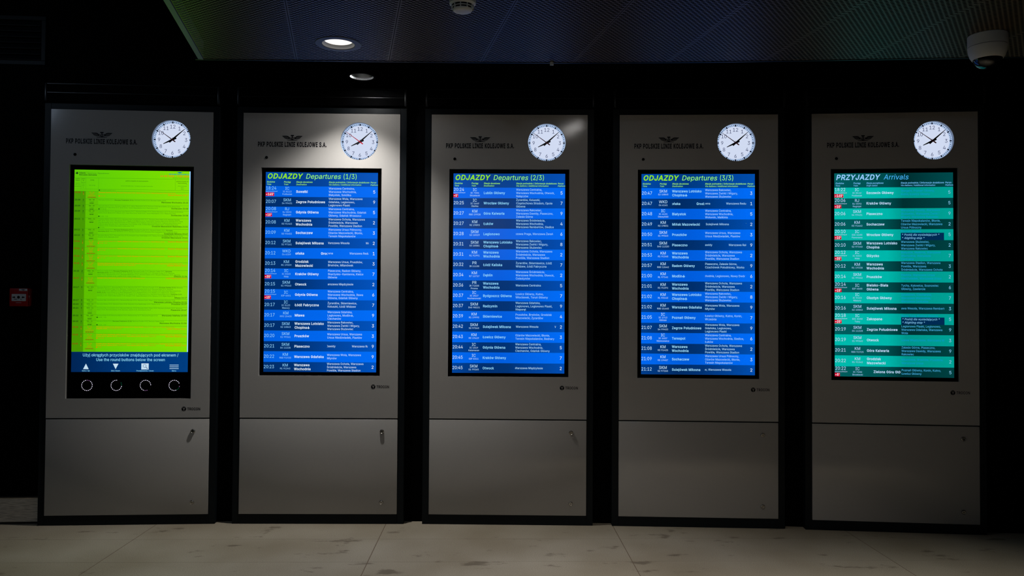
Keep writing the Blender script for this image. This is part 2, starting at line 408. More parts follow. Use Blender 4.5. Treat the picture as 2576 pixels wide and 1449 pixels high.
def _clip(poly, k, lim, keep_less):
    out = []
    for i in range(len(poly)):
        a, b = poly[i - 1], poly[i]
        ia = (a[k] <= lim) if keep_less else (a[k] >= lim)
        ib = (b[k] <= lim) if keep_less else (b[k] >= lim)
        if ia != ib:
            t = (lim - a[k]) / (b[k] - a[k])
            out.append((a[0] + (b[0] - a[0]) * t, a[1] + (b[1] - a[1]) * t))
        if ib:
            out.append(b)
    return out

def text(mb, to3, s, x, y, cap, mi=0, bold=0, slant=0.0, xs=0.93, align='L', fit=None, clip=None):
    """Sets a line of lettering; (x, y) is the baseline start in the page's own units, y downwards."""
    if fit:
        xs = fit / max(1e-6, width(s, cap, bold, 1.0))
    w = width(s, cap, bold, xs)
    x0 = x - (w if align == 'R' else w / 2 if align == 'C' else 0)
    k = cap / 700.0
    for c in s:
        adv, vs, ts = glyph(c, bold)
        if ts:
            P = [(x0 + (px * xs + py * slant) * k, y - py * k) for px, py in vs]
            if clip and not (clip[0] <= min(p[0] for p in P) and max(p[0] for p in P) <= clip[1]
                             and clip[2] <= min(p[1] for p in P) and max(p[1] for p in P) <= clip[3]):
                for t in ts:
                    q = [P[i] for i in t]
                    for kk, lim, less in ((0, clip[0], 0), (0, clip[1], 1), (1, clip[2], 0), (1, clip[3], 1)):
                        if q:
                            q = _clip(q, kk, lim, less)
                    if len(q) > 2:
                        mb.face([to3(*p) for p in q], mi)
            else:
                mb.mesh([to3(*p) for p in P], ts, mi)
        x0 += adv * k * xs
    return x0

def rect(mb, to3, x0, y0, x1, y1, mi=0):
    mb.face([to3(x0, y1), to3(x1, y1), to3(x1, y0), to3(x0, y0)], mi)

def poly(mb, to3, pts, mi=0):
    if _area(pts) > 0:
        pts = pts[::-1]
    for t in tessellate_polygon([[Vector((x, y, 0)) for x, y in pts]]):
        a, b, c = (pts[i] for i in t)
        cr = (b[0] - a[0]) * (c[1] - a[1]) - (b[1] - a[1]) * (c[0] - a[0])
        mb.face([to3(*p) for p in ((a, b, c) if cr < 0 else (a, c, b))], mi)

def disc(mb, to3, x, y, r, mi=0, n=24):
    mb.face([to3(x + r * math.cos(-2 * math.pi * i / n), y + r * math.sin(-2 * math.pi * i / n)) for i in range(n)], mi)

# ------------------------------------------------------------------ materials
def grained(m, scale, amount, bump=0.0, bscale=None, rough_var=0.0):
    """Fine paint grain: tiny colour variation and relief."""
    L = m.node_tree.links
    b = m.node_tree.nodes['Principled BSDF']
    tc = nd(m, 'ShaderNodeTexCoord')
    nz = nd(m, 'ShaderNodeTexNoise')
    nz.inputs['Scale'].default_value = scale
    nz.inputs['Detail'].default_value = 3
    L.new(tc.outputs['Object'], nz.inputs['Vector'])
    col = b.inputs['Base Color'].default_value[:]
    mx = nd(m, 'ShaderNodeMix', data_type='RGBA')
    mx.inputs[6].default_value = tuple(c * (1 - amount) for c in col[:3]) + (1,)
    mx.inputs[7].default_value = tuple(min(1, c * (1 + amount)) for c in col[:3]) + (1,)
    L.new(nz.outputs[0], mx.inputs[0])
    L.new(mx.outputs[2], b.inputs['Base Color'])
    if bump:
        n2 = nd(m, 'ShaderNodeTexNoise')
        n2.inputs['Scale'].default_value = bscale or scale
        n2.inputs['Detail'].default_value = 2
        L.new(tc.outputs['Object'], n2.inputs['Vector'])
        bp = nd(m, 'ShaderNodeBump')
        bp.inputs['Strength'].default_value = bump
        bp.inputs['Distance'].default_value = 0.001
        L.new(n2.outputs[0], bp.inputs['Height'])
        L.new(bp.outputs[0], b.inputs['Normal'])
    return m

M = {}
M['panel'] = grained(material('grey_powder_coat', (176, 173, 169), 0.115, 0.0, 0.5), 60, 0.03, 0.07, 520)
M['black'] = grained(material('black_powder_coat', (0.006, 0.0085, 0.0105), 0.45, 0, 0.15, True), 90, 0.2, 0.1, 300)
M['wall'] = grained(material('black_wall_paint', (0.0008, 0.0008, 0.0009), 0.7, 0, 0.03, True), 8, 0.25)
M['soffit'] = material('black_ceiling_paint', (0.0006, 0.0006, 0.0006), 0.9, 0, 0.0, True)
M['hood'] = material('black_gloss_housing', (0.0008, 0.0008, 0.0009), 0.6, 0, 0.02, True)
M['edge'] = material('paler_black_edge', (0.02, 0.02, 0.022), 0.3, 0.3, 0.5, True)  # paler, shinier black than the housing bodies
M['glass'] = material('black_bezel_glass', (0.001, 0.001, 0.0012), 0.12, 0, 0.25, True)
M['ink'] = material('black_print', (0.004, 0.004, 0.006), 0.5, 0, 0.2, True)
M['steel'] = material('lock_steel', (0.45, 0.43, 0.40), 0.25, 1.0, 0.5, True)
M['slot'] = material('keyway_black', (0.003, 0.003, 0.003), 0.6, 0, 0.2, True)
M['mesh'] = grained(material('perforated_ceiling_metal', (0.085, 0.062, 0.036), 0.42, 0.0, 0.2, True), 30, 0.12)
M['trim'] = material('ceiling_edge_trim', (0.13, 0.07, 0.24), 0.45, 0.3, 0.5, True)
M['white'] = grained(material('white_plastic', (205, 204, 196), 0.45, 0, 0.4), 40, 0.03)
M['greyplastic'] = grained(material('grey_camera_plastic', (192, 191, 182), 0.45, 0, 0.35), 40, 0.03)
M['dialedge'] = glow('lit_clock_dial_edge', (176, 200, 236), 0.95, lamp=True)
M['dome'] = material('smoked_dome', (0.002, 0.002, 0.003), 0.04, 0, 0.6, True)
M['red'] = grained(material('red_plastic', (150, 8, 10), 0.4, 0, 0.4), 60, 0.06)
M['callwhite'] = material('call_point_white', (190, 192, 194), 0.5, 0, 0.3)
M['rim'] = material('lamp_rim_grey', (0.10, 0.10, 0.105), 0.5, 0.0, 0.4, True)
M['reflector'] = material('lamp_reflector', (0.42, 0.44, 0.46), 0.4, 0.2, 0.5, True)
M['lens'] = glow('lit_lamp_lens', (255, 246, 240), 1.3, lamp=True)
M['lens2'] = glow('lamp_lens_far', (235, 232, 228), 1.0)
M['dial'] = glow('lit_clock_dial', (210, 220, 243), 0.98, lamp=True)
M['dialrim'] = material('clock_tube_white', (190, 205, 225), 0.4, 0, 0.4)
M['numeral'] = glow('numeral_ink', (28, 40, 92), 0.9)
M['mark'] = glow('hour_mark_ink', (10, 14, 34), 0.7)
M['thin'] = glow('dial_thin_circle', (185, 195, 222), 0.95)
M['hand'] = material('clock_hand_black', (0.006, 0.007, 0.011), 0.35, 0, 0.4, True)
M['second'] = material('clock_hand_red', (165, 6, 36), 0.4, 0, 0.4)
M['ledoff'] = material('button_black', (0.0015, 0.0015, 0.002), 0.25, 0, 0.4, True)
M['led'] = glow('button_led', (225, 215, 235), 1.0)
M['ledpink'] = glow('button_led_pink', (150, 105, 160), 0.8)
M['ledgreen'] = glow('button_led_green', (0, 90, 60), 0.8)
M['grout'] = material('joint_filler', (0.20, 0.15, 0.105), 0.8, 0, 0.2, True)

def floor_material():
    m = material('terrazzo_slab', (150, 140, 124), 0.42, 0, 0.4)
    L = m.node_tree.links
    b = m.node_tree.nodes['Principled BSDF']
    geo = nd(m, 'ShaderNodeNewGeometry')
    big = nd(m, 'ShaderNodeTexNoise')
    big.inputs['Scale'].default_value = 1.6
    big.inputs['Detail'].default_value = 5
    L.new(geo.outputs['Position'], big.inputs['Vector'])
    r1 = nd(m, 'ShaderNodeValToRGB')
    r1.color_ramp.elements[0].position, r1.color_ramp.elements[1].position = 0.3, 0.7
    r1.color_ramp.elements[0].color = lin((160, 148, 126))
    r1.color_ramp.elements[1].color = lin((182, 172, 153))
    L.new(big.outputs[0], r1.inputs[0])
    fine = nd(m, 'ShaderNodeTexNoise')
    fine.inputs['Scale'].default_value = 260
    fine.inputs['Detail'].default_value = 2
    L.new(geo.outputs['Position'], fine.inputs['Vector'])
    r2 = nd(m, 'ShaderNodeValToRGB')
    r2.color_ramp.elements[0].position, r2.color_ramp.elements[1].position = 0.33, 0.66
    r2.color_ramp.elements[0].color = (0.60, 0.60, 0.60, 1)
    r2.color_ramp.elements[1].color = (1.18, 1.18, 1.18, 1)
    L.new(fine.outputs[0], r2.inputs[0])
    mul = nd(m, 'ShaderNodeMix', data_type='RGBA', blend_type='MULTIPLY')
    mul.inputs[0].default_value = 1
    L.new(r1.outputs[0], mul.inputs[6])
    L.new(r2.outputs[0], mul.inputs[7])
    # dirt marks: blots of their own shape
    mp = nd(m, 'ShaderNodeMapping')
    mp.inputs['Scale'].default_value = (3.2, 6.5, 1)
    L.new(geo.outputs['Position'], mp.inputs['Vector'])
    st = nd(m, 'ShaderNodeTexNoise')
    st.inputs['Scale'].default_value = 1.0
    st.inputs['Detail'].default_value = 4
    st.inputs['Roughness'].default_value = 0.62
    L.new(mp.outputs[0], st.inputs['Vector'])
    r3 = nd(m, 'ShaderNodeValToRGB')
    r3.color_ramp.elements[0].position, r3.color_ramp.elements[1].position = 0.61, 0.67
    r3.color_ramp.elements[0].color = (0, 0, 0, 1)
    r3.color_ramp.elements[1].color = (0.62, 0.62, 0.62, 1)
    L.new(st.outputs[0], r3.inputs[0])
    mx = nd(m, 'ShaderNodeMix', data_type='RGBA')
    mx.inputs[7].default_value = lin((88, 76, 60))
    L.new(r3.outputs[0], mx.inputs[0])
    L.new(mul.outputs[2], mx.inputs[6])
    L.new(mx.outputs[2], b.inputs['Base Color'])
    rr = nd(m, 'ShaderNodeMapRange')
    rr.inputs[3].default_value, rr.inputs[4].default_value = 0.36, 0.55
    L.new(big.outputs[0], rr.inputs[0])
    L.new(rr.outputs[0], b.inputs['Roughness'])
    return m
M['floor'] = floor_material()

def brushed():
    m = material('brushed_steel_skirting', (0.62, 0.57, 0.50), 0.4, 0.15, 0.5, True)
    L = m.node_tree.links
    b = m.node_tree.nodes['Principled BSDF']
    tc = nd(m, 'ShaderNodeTexCoord')
    mp = nd(m, 'ShaderNodeMapping')
    mp.inputs['Scale'].default_value = (4, 4, 90)
    mp.inputs['Rotation'].default_value = (0, 0.12, 0)
    n = nd(m, 'ShaderNodeTexNoise')
    n.inputs['Scale'].default_value = 4
    n.inputs['Detail'].default_value = 6
    L.new(tc.outputs['Object'], mp.inputs['Vector'])
    L.new(mp.outputs[0], n.inputs['Vector'])
    mr = nd(m, 'ShaderNodeMapRange')
    mr.inputs[3].default_value, mr.inputs[4].default_value = 0.22, 0.6
    L.new(n.outputs[0], mr.inputs[0])
    L.new(mr.outputs[0], b.inputs['Roughness'])
    cr = nd(m, 'ShaderNodeValToRGB')
    cr.color_ramp.elements[0].position, cr.color_ramp.elements[1].position = 0.35, 0.68
    cr.color_ramp.elements[0].color = (0.40, 0.36, 0.31, 1)
    cr.color_ramp.elements[1].color = (0.95, 0.88, 0.78, 1)
    L.new(n.outputs[0], cr.inputs[0])
    L.new(cr.outputs[0], b.inputs['Base Color'])
    bp = nd(m, 'ShaderNodeBump')
    bp.inputs['Strength'].default_value = 0.25
    bp.inputs['Distance'].default_value = 0.002
    L.new(n.outputs[0], bp.inputs['Height'])
    L.new(bp.outputs[0], b.inputs['Normal'])
    return m
M['skirting'] = brushed()

# ------------------------------------------------------------------ the setting
# totem positions along their shallow arc: x, y, turn
TOTEMS = [(-2.7033, 5.6337, math.radians(3.685)), (-1.3704, 5.6869, math.radians(0.872)),
          (-0.0244, 5.6910, math.radians(-0.782)), (1.3242, 5.6557, math.radians(-2.281)),
          (2.6733, 5.5607, math.radians(-5.210))]

# floor: slabs with open joints over the joint filler
FL_ROT = math.radians(1.5)
fl = MB()
fl.box(-6, 6, -3, 7.2, -0.05, -0.0015)
floor = structure(fl.build('floor', M['grout']))
TW, TD = 1.612, 0.472
tile = MB()
tile.box(-TW / 2 + 0.0028, TW / 2 - 0.0028, -TD / 2 + 0.0008, TD / 2 - 0.0008, -0.03, 0.0)
tile_mesh = None
ox, oy = -0.878, 5.335
for i in range(-3, 4):
    for j in range(-11, 2):
        cx, cy = (i + 0.5) * TW, (j + 0.5) * TD
        py = oy + cx * math.sin(FL_ROT) + cy * math.cos(FL_ROT)
        px = ox + cx * math.cos(FL_ROT) - cy * math.sin(FL_ROT)
        if tile_mesh is None:
            t = tile.build('floor_tile', M['floor'], floor)
            tile_mesh = t.data
        else:
            t = link('floor_tile', tile_mesh, floor)
        t.location = (px, py, 0)
        t.rotation_euler = (0, 0, FL_ROT)

# back wall: black, stepping along behind the totems
def local(i, x, y):
    X, Y, a = TOTEMS[i]
    return (X + x * math.cos(a) - y * math.sin(a), Y + x * math.sin(a) + y * math.cos(a))

WB = 0.075
wpts = [local(0, -2.2, WB), local(0, 0.62, WB), local(1, -0.62, WB), local(1, 0.62, WB), local(2, -0.62, WB),
        local(2, 0.62, WB), local(3, -0.62, WB), local(3, 0.62, WB), local(4, -0.62, WB), local(4, 2.0, WB)]
w = MB()
ZT = 4.2
for a, b in zip(wpts, wpts[1:]):
    w.face([(a[0], a[1], -0.02), (b[0], b[1], -0.02), (b[0], b[1], ZT), (a[0], a[1], ZT)])
# thickness behind
back = [(x, y + 0.25) for x, y in wpts]
for a, b in zip(back, back[1:]):
    w.face([(a[0], a[1], ZT), (b[0], b[1], ZT), (b[0], b[1], -0.02), (a[0], a[1], -0.02)])
for (a, b), (c, d) in zip(zip(wpts, wpts[1:]), zip(back, back[1:])):
    w.face([(a[0], a[1], ZT), (b[0], b[1], ZT), (d[0], d[1], ZT), (c[0], c[1], ZT)])
structure(w.build('wall_back', M['wall']))

# black upper ceiling over the totems, and the higher dark roof to the left of it
SOFZ = 3.118
DL2 = (-1.035, 5.412)
def ceiling_with_hole(name, x0, x1, y0, y1, z, th, mat, hole=None, r=0.08):
    mb = MB()
    if hole:
        n = 32
        ring = [(hole[0] + r * math.cos(2 * math.pi * k / n), hole[1] + r * math.sin(2 * math.pi * k / n)) for k in range(n)]
        outer = [(x0, y0), (x1, y0), (x1, y1), (x0, y1)]
        flat = outer + ring
        for t in tessellate_polygon([[Vector((x, y, 0)) for x, y in outer], [Vector((x, y, 0)) for x, y in ring]]):
            a, b, c = (flat[k] for k in t)
            cr = (b[0] - a[0]) * (c[1] - a[1]) - (b[1] - a[1]) * (c[0] - a[0])
            q = (a, b, c) if cr < 0 else (a, c, b)
            mb.face([(p[0], p[1], z) for p in q])
        for k in range(n):
            a, b = ring[k], ring[(k + 1) % n]
            mb.face([(a[0], a[1], z), (b[0], b[1], z), (b[0], b[1], z + th), (a[0], a[1], z + th)])
        mb.face([(x0, y0, z + th), (x1, y0, z + th), (x1, y1, z + th), (x0, y1, z + th)])
        for (a, b) in zip(outer, outer[1:] + outer[:1]):
            mb.face([(a[0], a[1], z), (b[0], b[1], z), (b[0], b[1], z + th), (a[0], a[1], z + th)])
    else:
        mb.box(x0, x1, y0, y1, z, z + th)
    return structure(mb.build(name, mat))
ceiling_with_hole('ceiling_over_totems', -1.95, 4.6, 2.6, 6.3, SOFZ, 0.2, M['soffit'], DL2, 0.079)
ceiling_with_hole('ceiling_upper', -6, -1.95, -1.0, 6.3, 4.0, 0.1, M['soffit'])

# perforated metal ceiling: panels 0.48 m wide running away from the camera
CZ = 2.86
PA = math.atan(0.212)                      # panels run slightly to the left
UU, VV = Vector((-math.sin(PA), math.cos(PA))), Vector((math.cos(PA), math.sin(PA)))
P0 = Vector((-1.471, 3.38)) - UU * 0.9       # left edge, near end
PITCH_P = 0.482
EDGE = [(-1.9, 4.196), (-0.6, 4.222), (0.23, 4.228), (1.07, 4.194), (2.09, 4.12), (2.64, 4.08), (3.8, 3.96)]
def edge_y(x):
    for (a, b), (c, d) in zip(EDGE, EDGE[1:]):
        if x <= c:
            return b + (d - b) * (x - a) / (c - a)
    return EDGE[-1][1]

def perforated(ncol, nrow, a, b, hw, hh):
    vs, fs = [], []
    hole = [(-hw, -hh * .45), (-hw * .55, -hh), (hw * .55, -hh), (hw, -hh * .45), (hw, hh * .45), (hw * .55, hh),
            (-hw * .55, hh), (-hw, hh * .45)]
    for j in range(nrow):
        y0 = j * b
        off = (j % 2) * a / 2
        n = ncol - (j % 2)
        for i in range(n):
            cx, cy = off + (i + .5) * a, y0 + b / 2
            k = len(vs)
            vs += [(cx - a / 2, y0), (cx + a / 2, y0), (cx + a / 2, y0 + b), (cx - a / 2, y0 + b)]
            vs += [(cx + p, cy + q) for p, q in hole]
            h = k + 4
            fs += [(k, k + 1, h + 2, h + 1), (k + 1, k + 2, h + 4, h + 3), (k + 2, k + 3, h + 6, h + 5),
                   (k + 3, k, h, h + 7), (k, h + 1, h), (k + 1, h + 3, h + 2), (k + 2, h + 5, h + 4), (k + 3, h + 7, h + 6)]
        if j % 2:
            for x0, x1 in ((0, a / 2), (a * (ncol - .5), a * ncol)):
                k = len(vs)
                vs += [(x0, y0), (x1, y0), (x1, y0 + b), (x0, y0 + b)]
                fs.append((k, k + 1, k + 2, k + 3))
    return vs, fs

# plain sheet of the same ceiling further back, over the camera
m = MB()
for s in range(10):
    a0 = P0 + VV * (PITCH_P * s + .0013)
    b0 = P0 + VV * (PITCH_P * s + .4807)
    a1, b1 = a0 - UU * 1.5, b0 - UU * 1.5
    m.face([(a1.x, a1.y, CZ), (a0.x, a0.y, CZ), (b0.x, b0.y, CZ), (b1.x, b1.y, CZ)])
ceil = structure(m.build('ceiling', M['mesh']))
HV, HF = perforated(17, 128, 0.0282, 0.0136, 0.0088, 0.0046)
DL1 = Vector((-0.873, 3.944))
for i in range(10):
    o2 = P0 + VV * (PITCH_P * i)
    if o2.x > 3.6:
        break
    bm_ = bmesh.new()
    bv = []
    for x, y in HV:
        p = o2 + VV * (x + 0.0013) + UU * y
        bv.append(bm_.verts.new((p.x, p.y, CZ)))
    for f in HF:
        bm_.faces.new([bv[k] for k in f][::-1])
    mid = o2 + VV * (PITCH_P / 2) + UU * 1.65
    ya, yb = edge_y(mid.x - .24), edge_y(mid.x + .24)
    nrm = Vector((-(yb - ya), .48, 0)).normalized()
    bmesh.ops.bisect_plane(bm_, geom=list(bm_.verts) + list(bm_.edges) + list(bm_.faces),
                           plane_co=(mid.x - .24, ya, CZ), plane_no=nrm, clear_outer=True)
    m = MB()
    # round opening for the lamp
    loc_ = DL1 - o2
    if 0 < loc_.dot(VV) < PITCH_P:
        dead = [f for f in bm_.faces if (f.calc_center_median().xy - DL1).length < 0.098]
        bmesh.ops.delete(bm_, geom=dead, context='FACES')
    m.bm(bm_)
    m.build('ceiling_panel', M['mesh'], ceil)

# pale edge profile along the left side, thin lip along the far edge
t = MB()
a = P0 - VV * 0.026 - UU * 1.2
b = P0 + UU * 1.735 - VV * 0.026
c, d = b + VV * 0.026, a + VV * 0.026
lo, hi = CZ - 0.004, CZ + 0.09
P = [(a.x, a.y), (b.x, b.y), (c.x, c.y), (d.x, d.y)]
for z, o_ in ((lo, 1), (hi, -1)):
    t.face([(p[0], p[1], z) for p in P][::o_])
for k in range(4):
    p, q = P[k], P[(k + 1) % 4]
    t.face([(p[0], p[1], lo), (p[0], p[1], hi), (q[0], q[1], hi), (q[0], q[1], lo)])
structure(t.build('trim_1', M['trim']))
t = MB()
xs_ = [-1.69 + k * 0.25 for k in range(22)]
for x0, x1 in zip(xs_, xs_[1:]):
    y0, y1 = edge_y(x0), edge_y(x1)
    for (za, da), (zb, db) in (((CZ - .003, 0), (CZ - .003, .012)), ((CZ - .003, .012), (CZ + .05, .012)),
                               ((CZ + .05, 0), (CZ - .003, 0))):
        t.face([(x0, y0 + da, za), (x1, y1 + da, za), (x1, y1 + db, zb), (x0, y0 + db, zb)])
structure(t.build('trim_2', M['black']))

# steel skirting along the wall to the left of the first totem
X0, Y0, A0 = TOTEMS[0]
bb = MB()
bb.box(-2.1, -0.62, WB - 0.022, WB - 0.001, 0.016, 0.187, 0, 0.002, 1)
bb.box(-2.1, -0.62, WB - 0.030, WB - 0.001, 0.187, 0.197, 1, 0.001, 1)
bb.box(-2.1, -0.62, WB - 0.010, WB - 0.001, 0.0, 0.016, 1)
base = structure(bb.build('baseboard_left', [M['skirting'], M['edge']]))
base.location = (X0, Y0, 0)
base.rotation_euler = (0, 0, A0)

# ------------------------------------------------------------------ totems
SCR_X0, SCR_W = -0.4015, 0.803
SCR_Y = 0.0172
def page(top, bottom, y):
    kx, kz = SCR_W / 1080.0, (top - bottom) / 1920.0
    return lambda u, v: (SCR_X0 + u * kx, y, top - v * kz)

def plate_with_holes(xs, zs, holes, circle, y0, y1, mats, name, parent):
    """Sheet in the x-z plane; holes = set of skipped grid cells, circle = (cx, cz, r, cell)."""
    b = bmesh.new()
    V = {}
    def vert(x, z):
        k = (round(x, 5), round(z, 5))
        if k not in V:
            V[k] = b.verts.new((x, y0, z))
        return V[k]
    for i in range(len(xs) - 1):
        for j in range(len(zs) - 1):
            if (i, j) in holes:
                continue
            c = [(xs[i], zs[j]), (xs[i + 1], zs[j]), (xs[i + 1], zs[j + 1]), (xs[i], zs[j + 1])]
            if circle and (i, j) == circle[3]:
                n = 64
                ring = [(circle[0] + circle[2] * math.cos(2 * math.pi * k / n), circle[1] + circle[2] * math.sin(2 * math.pi * k / n))
                        for k in range(n)]
                flat = c + ring
                for t in tessellate_polygon([[Vector((p[0], p[1], 0)) for p in c], [Vector((p[0], p[1], 0)) for p in ring]]):
                    q = [flat[k] for k in t]
                    cr = (q[1][0] - q[0][0]) * (q[2][1] - q[0][1]) - (q[1][1] - q[0][1]) * (q[2][0] - q[0][0])
                    if cr < 0:
                        q = q[::-1]
                    b.faces.new([vert(*p) for p in q])
            else:
                b.faces.new([vert(*p) for p in c])
    r = bmesh.ops.extrude_face_region(b, geom=list(b.faces))
    for v in r['geom']:
        if isinstance(v, bmesh.types.BMVert):
            v.co.y = y1
    bmesh.ops.recalc_face_normals(b, faces=list(b.faces))
    m = MB()
    m.bm(b)
    return m.build(name, mats, parent)

def clock(parent):
    cx, cz, R, y = 0.268, 2.732, 0.135, 0.030
    d = MB()
    n = 64
    d.face([(cx + R * 1.04 * math.cos(2 * math.pi * k / n), y, cz + R * 1.04 * math.sin(2 * math.pi * k / n)) for k in range(n)])
    to_ = lambda r, k: (cx + R * r * math.cos(2 * math.pi * k / n), y - 0.0002, cz + R * r * math.sin(2 * math.pi * k / n))
    for k in range(n):
        d.face([to_(.87, k), to_(1.03, k), to_(1.03, k + 1), to_(.87, k + 1)], 1)
    ck = d.build('clock', [M['dial'], M['dialedge']], parent)
    ck['label'] = 'round lit white clock with black numerals'
    tube = MB()
    for k in range(n):
        a0, a1 = 2 * math.pi * k / n, 2 * math.pi * (k + 1) / n
        r = R + 0.0005
        tube.face([(cx + r * math.cos(a0), 0.018, cz + r * math.sin(a0)), (cx + r * math.cos(a0), y, cz + r * math.sin(a0)),
                   (cx + r * math.cos(a1), y, cz + r * math.sin(a1)), (cx + r * math.cos(a1), 0.018, cz + r * math.sin(a1))])
        r = R - 0.0008
        tube.face([(cx + r * math.cos(a0), 0.0035, cz + r * math.sin(a0)), (cx + r * math.cos(a0), y, cz + r * math.sin(a0)),
                   (cx + r * math.cos(a1), y, cz + r * math.sin(a1)), (cx + r * math.cos(a1), 0.0035, cz + r * math.sin(a1))])
    tube.build('clock_rim', M['dialrim'], ck, True)
    to = lambda u, v: (cx + u * R, y - 0.0006, cz - v * R)
    mk = MB()
    for k in range(60):
        a = 2 * math.pi * k / 60
        s, c = math.sin(a), math.cos(a)
        r0, r1, hw = (0.872, 0.97, 0.037) if k % 5 == 0 else (0.905, 0.958, 0.0165)
        m_ = MB() if k % 5 == 0 else mk
        m_.face([to(r0 * s + hw * c * e, -r0 * c + hw * s * e) for e in (-1, 1)] +
                [to(r1 * s + hw * c * e, -r1 * c + hw * s * e) for e in (1, -1)])
        if k % 5 == 0:
            m_.build('hour_mark', M['mark'], ck)
    disc(mk, to, 0, -0.1, 0.018, 0, 12)
    mk.build('minute_marks', M['mark'], ck)['kind'] = 'stuff'
    for h in range(1, 13):
        a = math.radians(30 * h)
        nu = MB()
        text(nu, to, str(h), 0.70 * math.sin(a), -0.70 * math.cos(a) + 0.095, 0.19, 0, 0, 0, 0.95, 'C')
        nu.build('numeral', M['numeral'], ck)
    ci = MB()
    for k in range(96):
        a0, a1 = 2 * math.pi * k / 96, 2 * math.pi * (k + 1) / 96
        ci.face([to(.862 * math.cos(a0), -.862 * math.sin(a0)), to(.87 * math.cos(a0), -.87 * math.sin(a0)),
                 to(.87 * math.cos(a1), -.87 * math.sin(a1)), to(.862 * math.cos(a1), -.862 * math.sin(a1))])
    ci.build('dial_circle', M['thin'], ck)
    def hand(name, deg, prof, y0, mat):
        a = math.radians(deg)
        s, c = math.sin(a), math.cos(a)
        pts = [(r, -w_) for r, w_ in prof] + [(r, w_) for r, w_ in prof[::-1]]
        P = [(cx + R * (r * s + w_ * c), cz + R * (r * c - w_ * s)) for r, w_ in pts]
        h = MB()
        h.face([(x, y0, z) for x, z in P])
        h.face([(x, y0 + .0012, z) for x, z in P][::-1])
        for i in range(len(P)):
            p, q = P[i - 1], P[i]
            h.face([(p[0], y0, p[1]), (p[0], y0 + .0012, p[1]), (q[0], y0 + .0012, q[1]), (q[0], y0, q[1])])
        h.build(name, mat, ck)
    hand('hour_hand', 244, [(-.22, .05), (0.0, .052), (.515, .016)], y - .006, M['hand'])
    hand('minute_hand', 48.3, [(-.21, .048), (0.0, .046), (.86, .012)], y - .009, M['hand'])
    hand('second_hand', 306, [(-.21, .028), (-.1, .03), (0, .022), (.94, .0075)], y - .012, M['second'])
    return ck

def emblem_and_name(parent):
    e = MB()
    o = lambda u, v: (-0.2105 + u * 0.001, -0.0006, 2.7725 - v * 0.001)      # millimetres
    o2 = lambda u, v: (-0.2105 + u * 0.001, -0.0011, 2.7725 - v * 0.001)
    for s in (-1, 1):
        poly(e, o, [(s * -x, y) for x, y in ((-74, 6.5), (-40, 6), (-29, 9), (-22, 16), (-20, 29), (-33, 31.5), (-47, 29), (-57, 22.5), (-64, 15))])
        for pts in ([(-66, 13.2), (-38, 14.2), (-27, 19.5), (-27.5, 20.6), (-38, 15.6), (-65, 14.4)],
                    [(-58, 19.2), (-38, 20.6), (-27, 25), (-27.5, 26.1), (-38, 22), (-57, 20.5)],
                    [(-50, 25.2), (-38, 26.2), (-29, 29), (-29.5, 30), (-38, 27.4), (-49, 26.4)]):
            poly(e, o2, [(s * -x, y) for x, y in pts], 1)
    poly(e, o, [(-11, 0), (11, 0), (12, 3), (11, 7.5), (4, 9.5), (3, 14), (3, 28), (8, 34), (37, 37.2), (37, 39.8), (-37, 39.8),
                (-37, 37.2), (-8, 34), (-3, 28), (-3, 14), (-4, 9.5), (-11, 7.5), (-12, 3)])
    poly(e, o, [(-20, 15), (20, 15), (22, 22), (18, 31), (-18, 31), (-22, 22)])
    text(e, o2, 'PLK', 0, 28.3, 12, 1, 20, 0, 1.0, 'C', 35)
    e.build('emblem', [M['ink'], M['panel']], parent)
    n = MB()
    text(n, lambda u, v: (u, -0.0006, -v), 'PKP POLSKIE LINIE KOLEJOWE S.A.', -0.4565, -2.6885, 0.0318, 0, 46, 0, 1, 'L', 0.493)
    n.build('company_name', M['ink'], parent)

def maker_mark(parent, z):
    e = MB()
    o = lambda u, v: (0.3845 + u * 0.001, -0.0006, z - v * 0.001)
    o2 = lambda u, v: (0.3845 + u * 0.001, -0.0011, z - v * 0.001)
    disc(e, o, 0, 0, 16, 0, 40)
    poly(e, o2, [(-11, -7), (-4, -8), (0, -4), (4, -8), (11, -7), (5, -4), (2.4, 0), (2.2, 11), (-1.2, 12), (-1.2, 0), (-5, -4.5)], 1)
    text(e, o, 'TROCON', 23.5, 9, 18, 0, 24, 0, 1, 'L', 92)
    e.build('maker_mark', [M['ink'], M['panel']], parent)

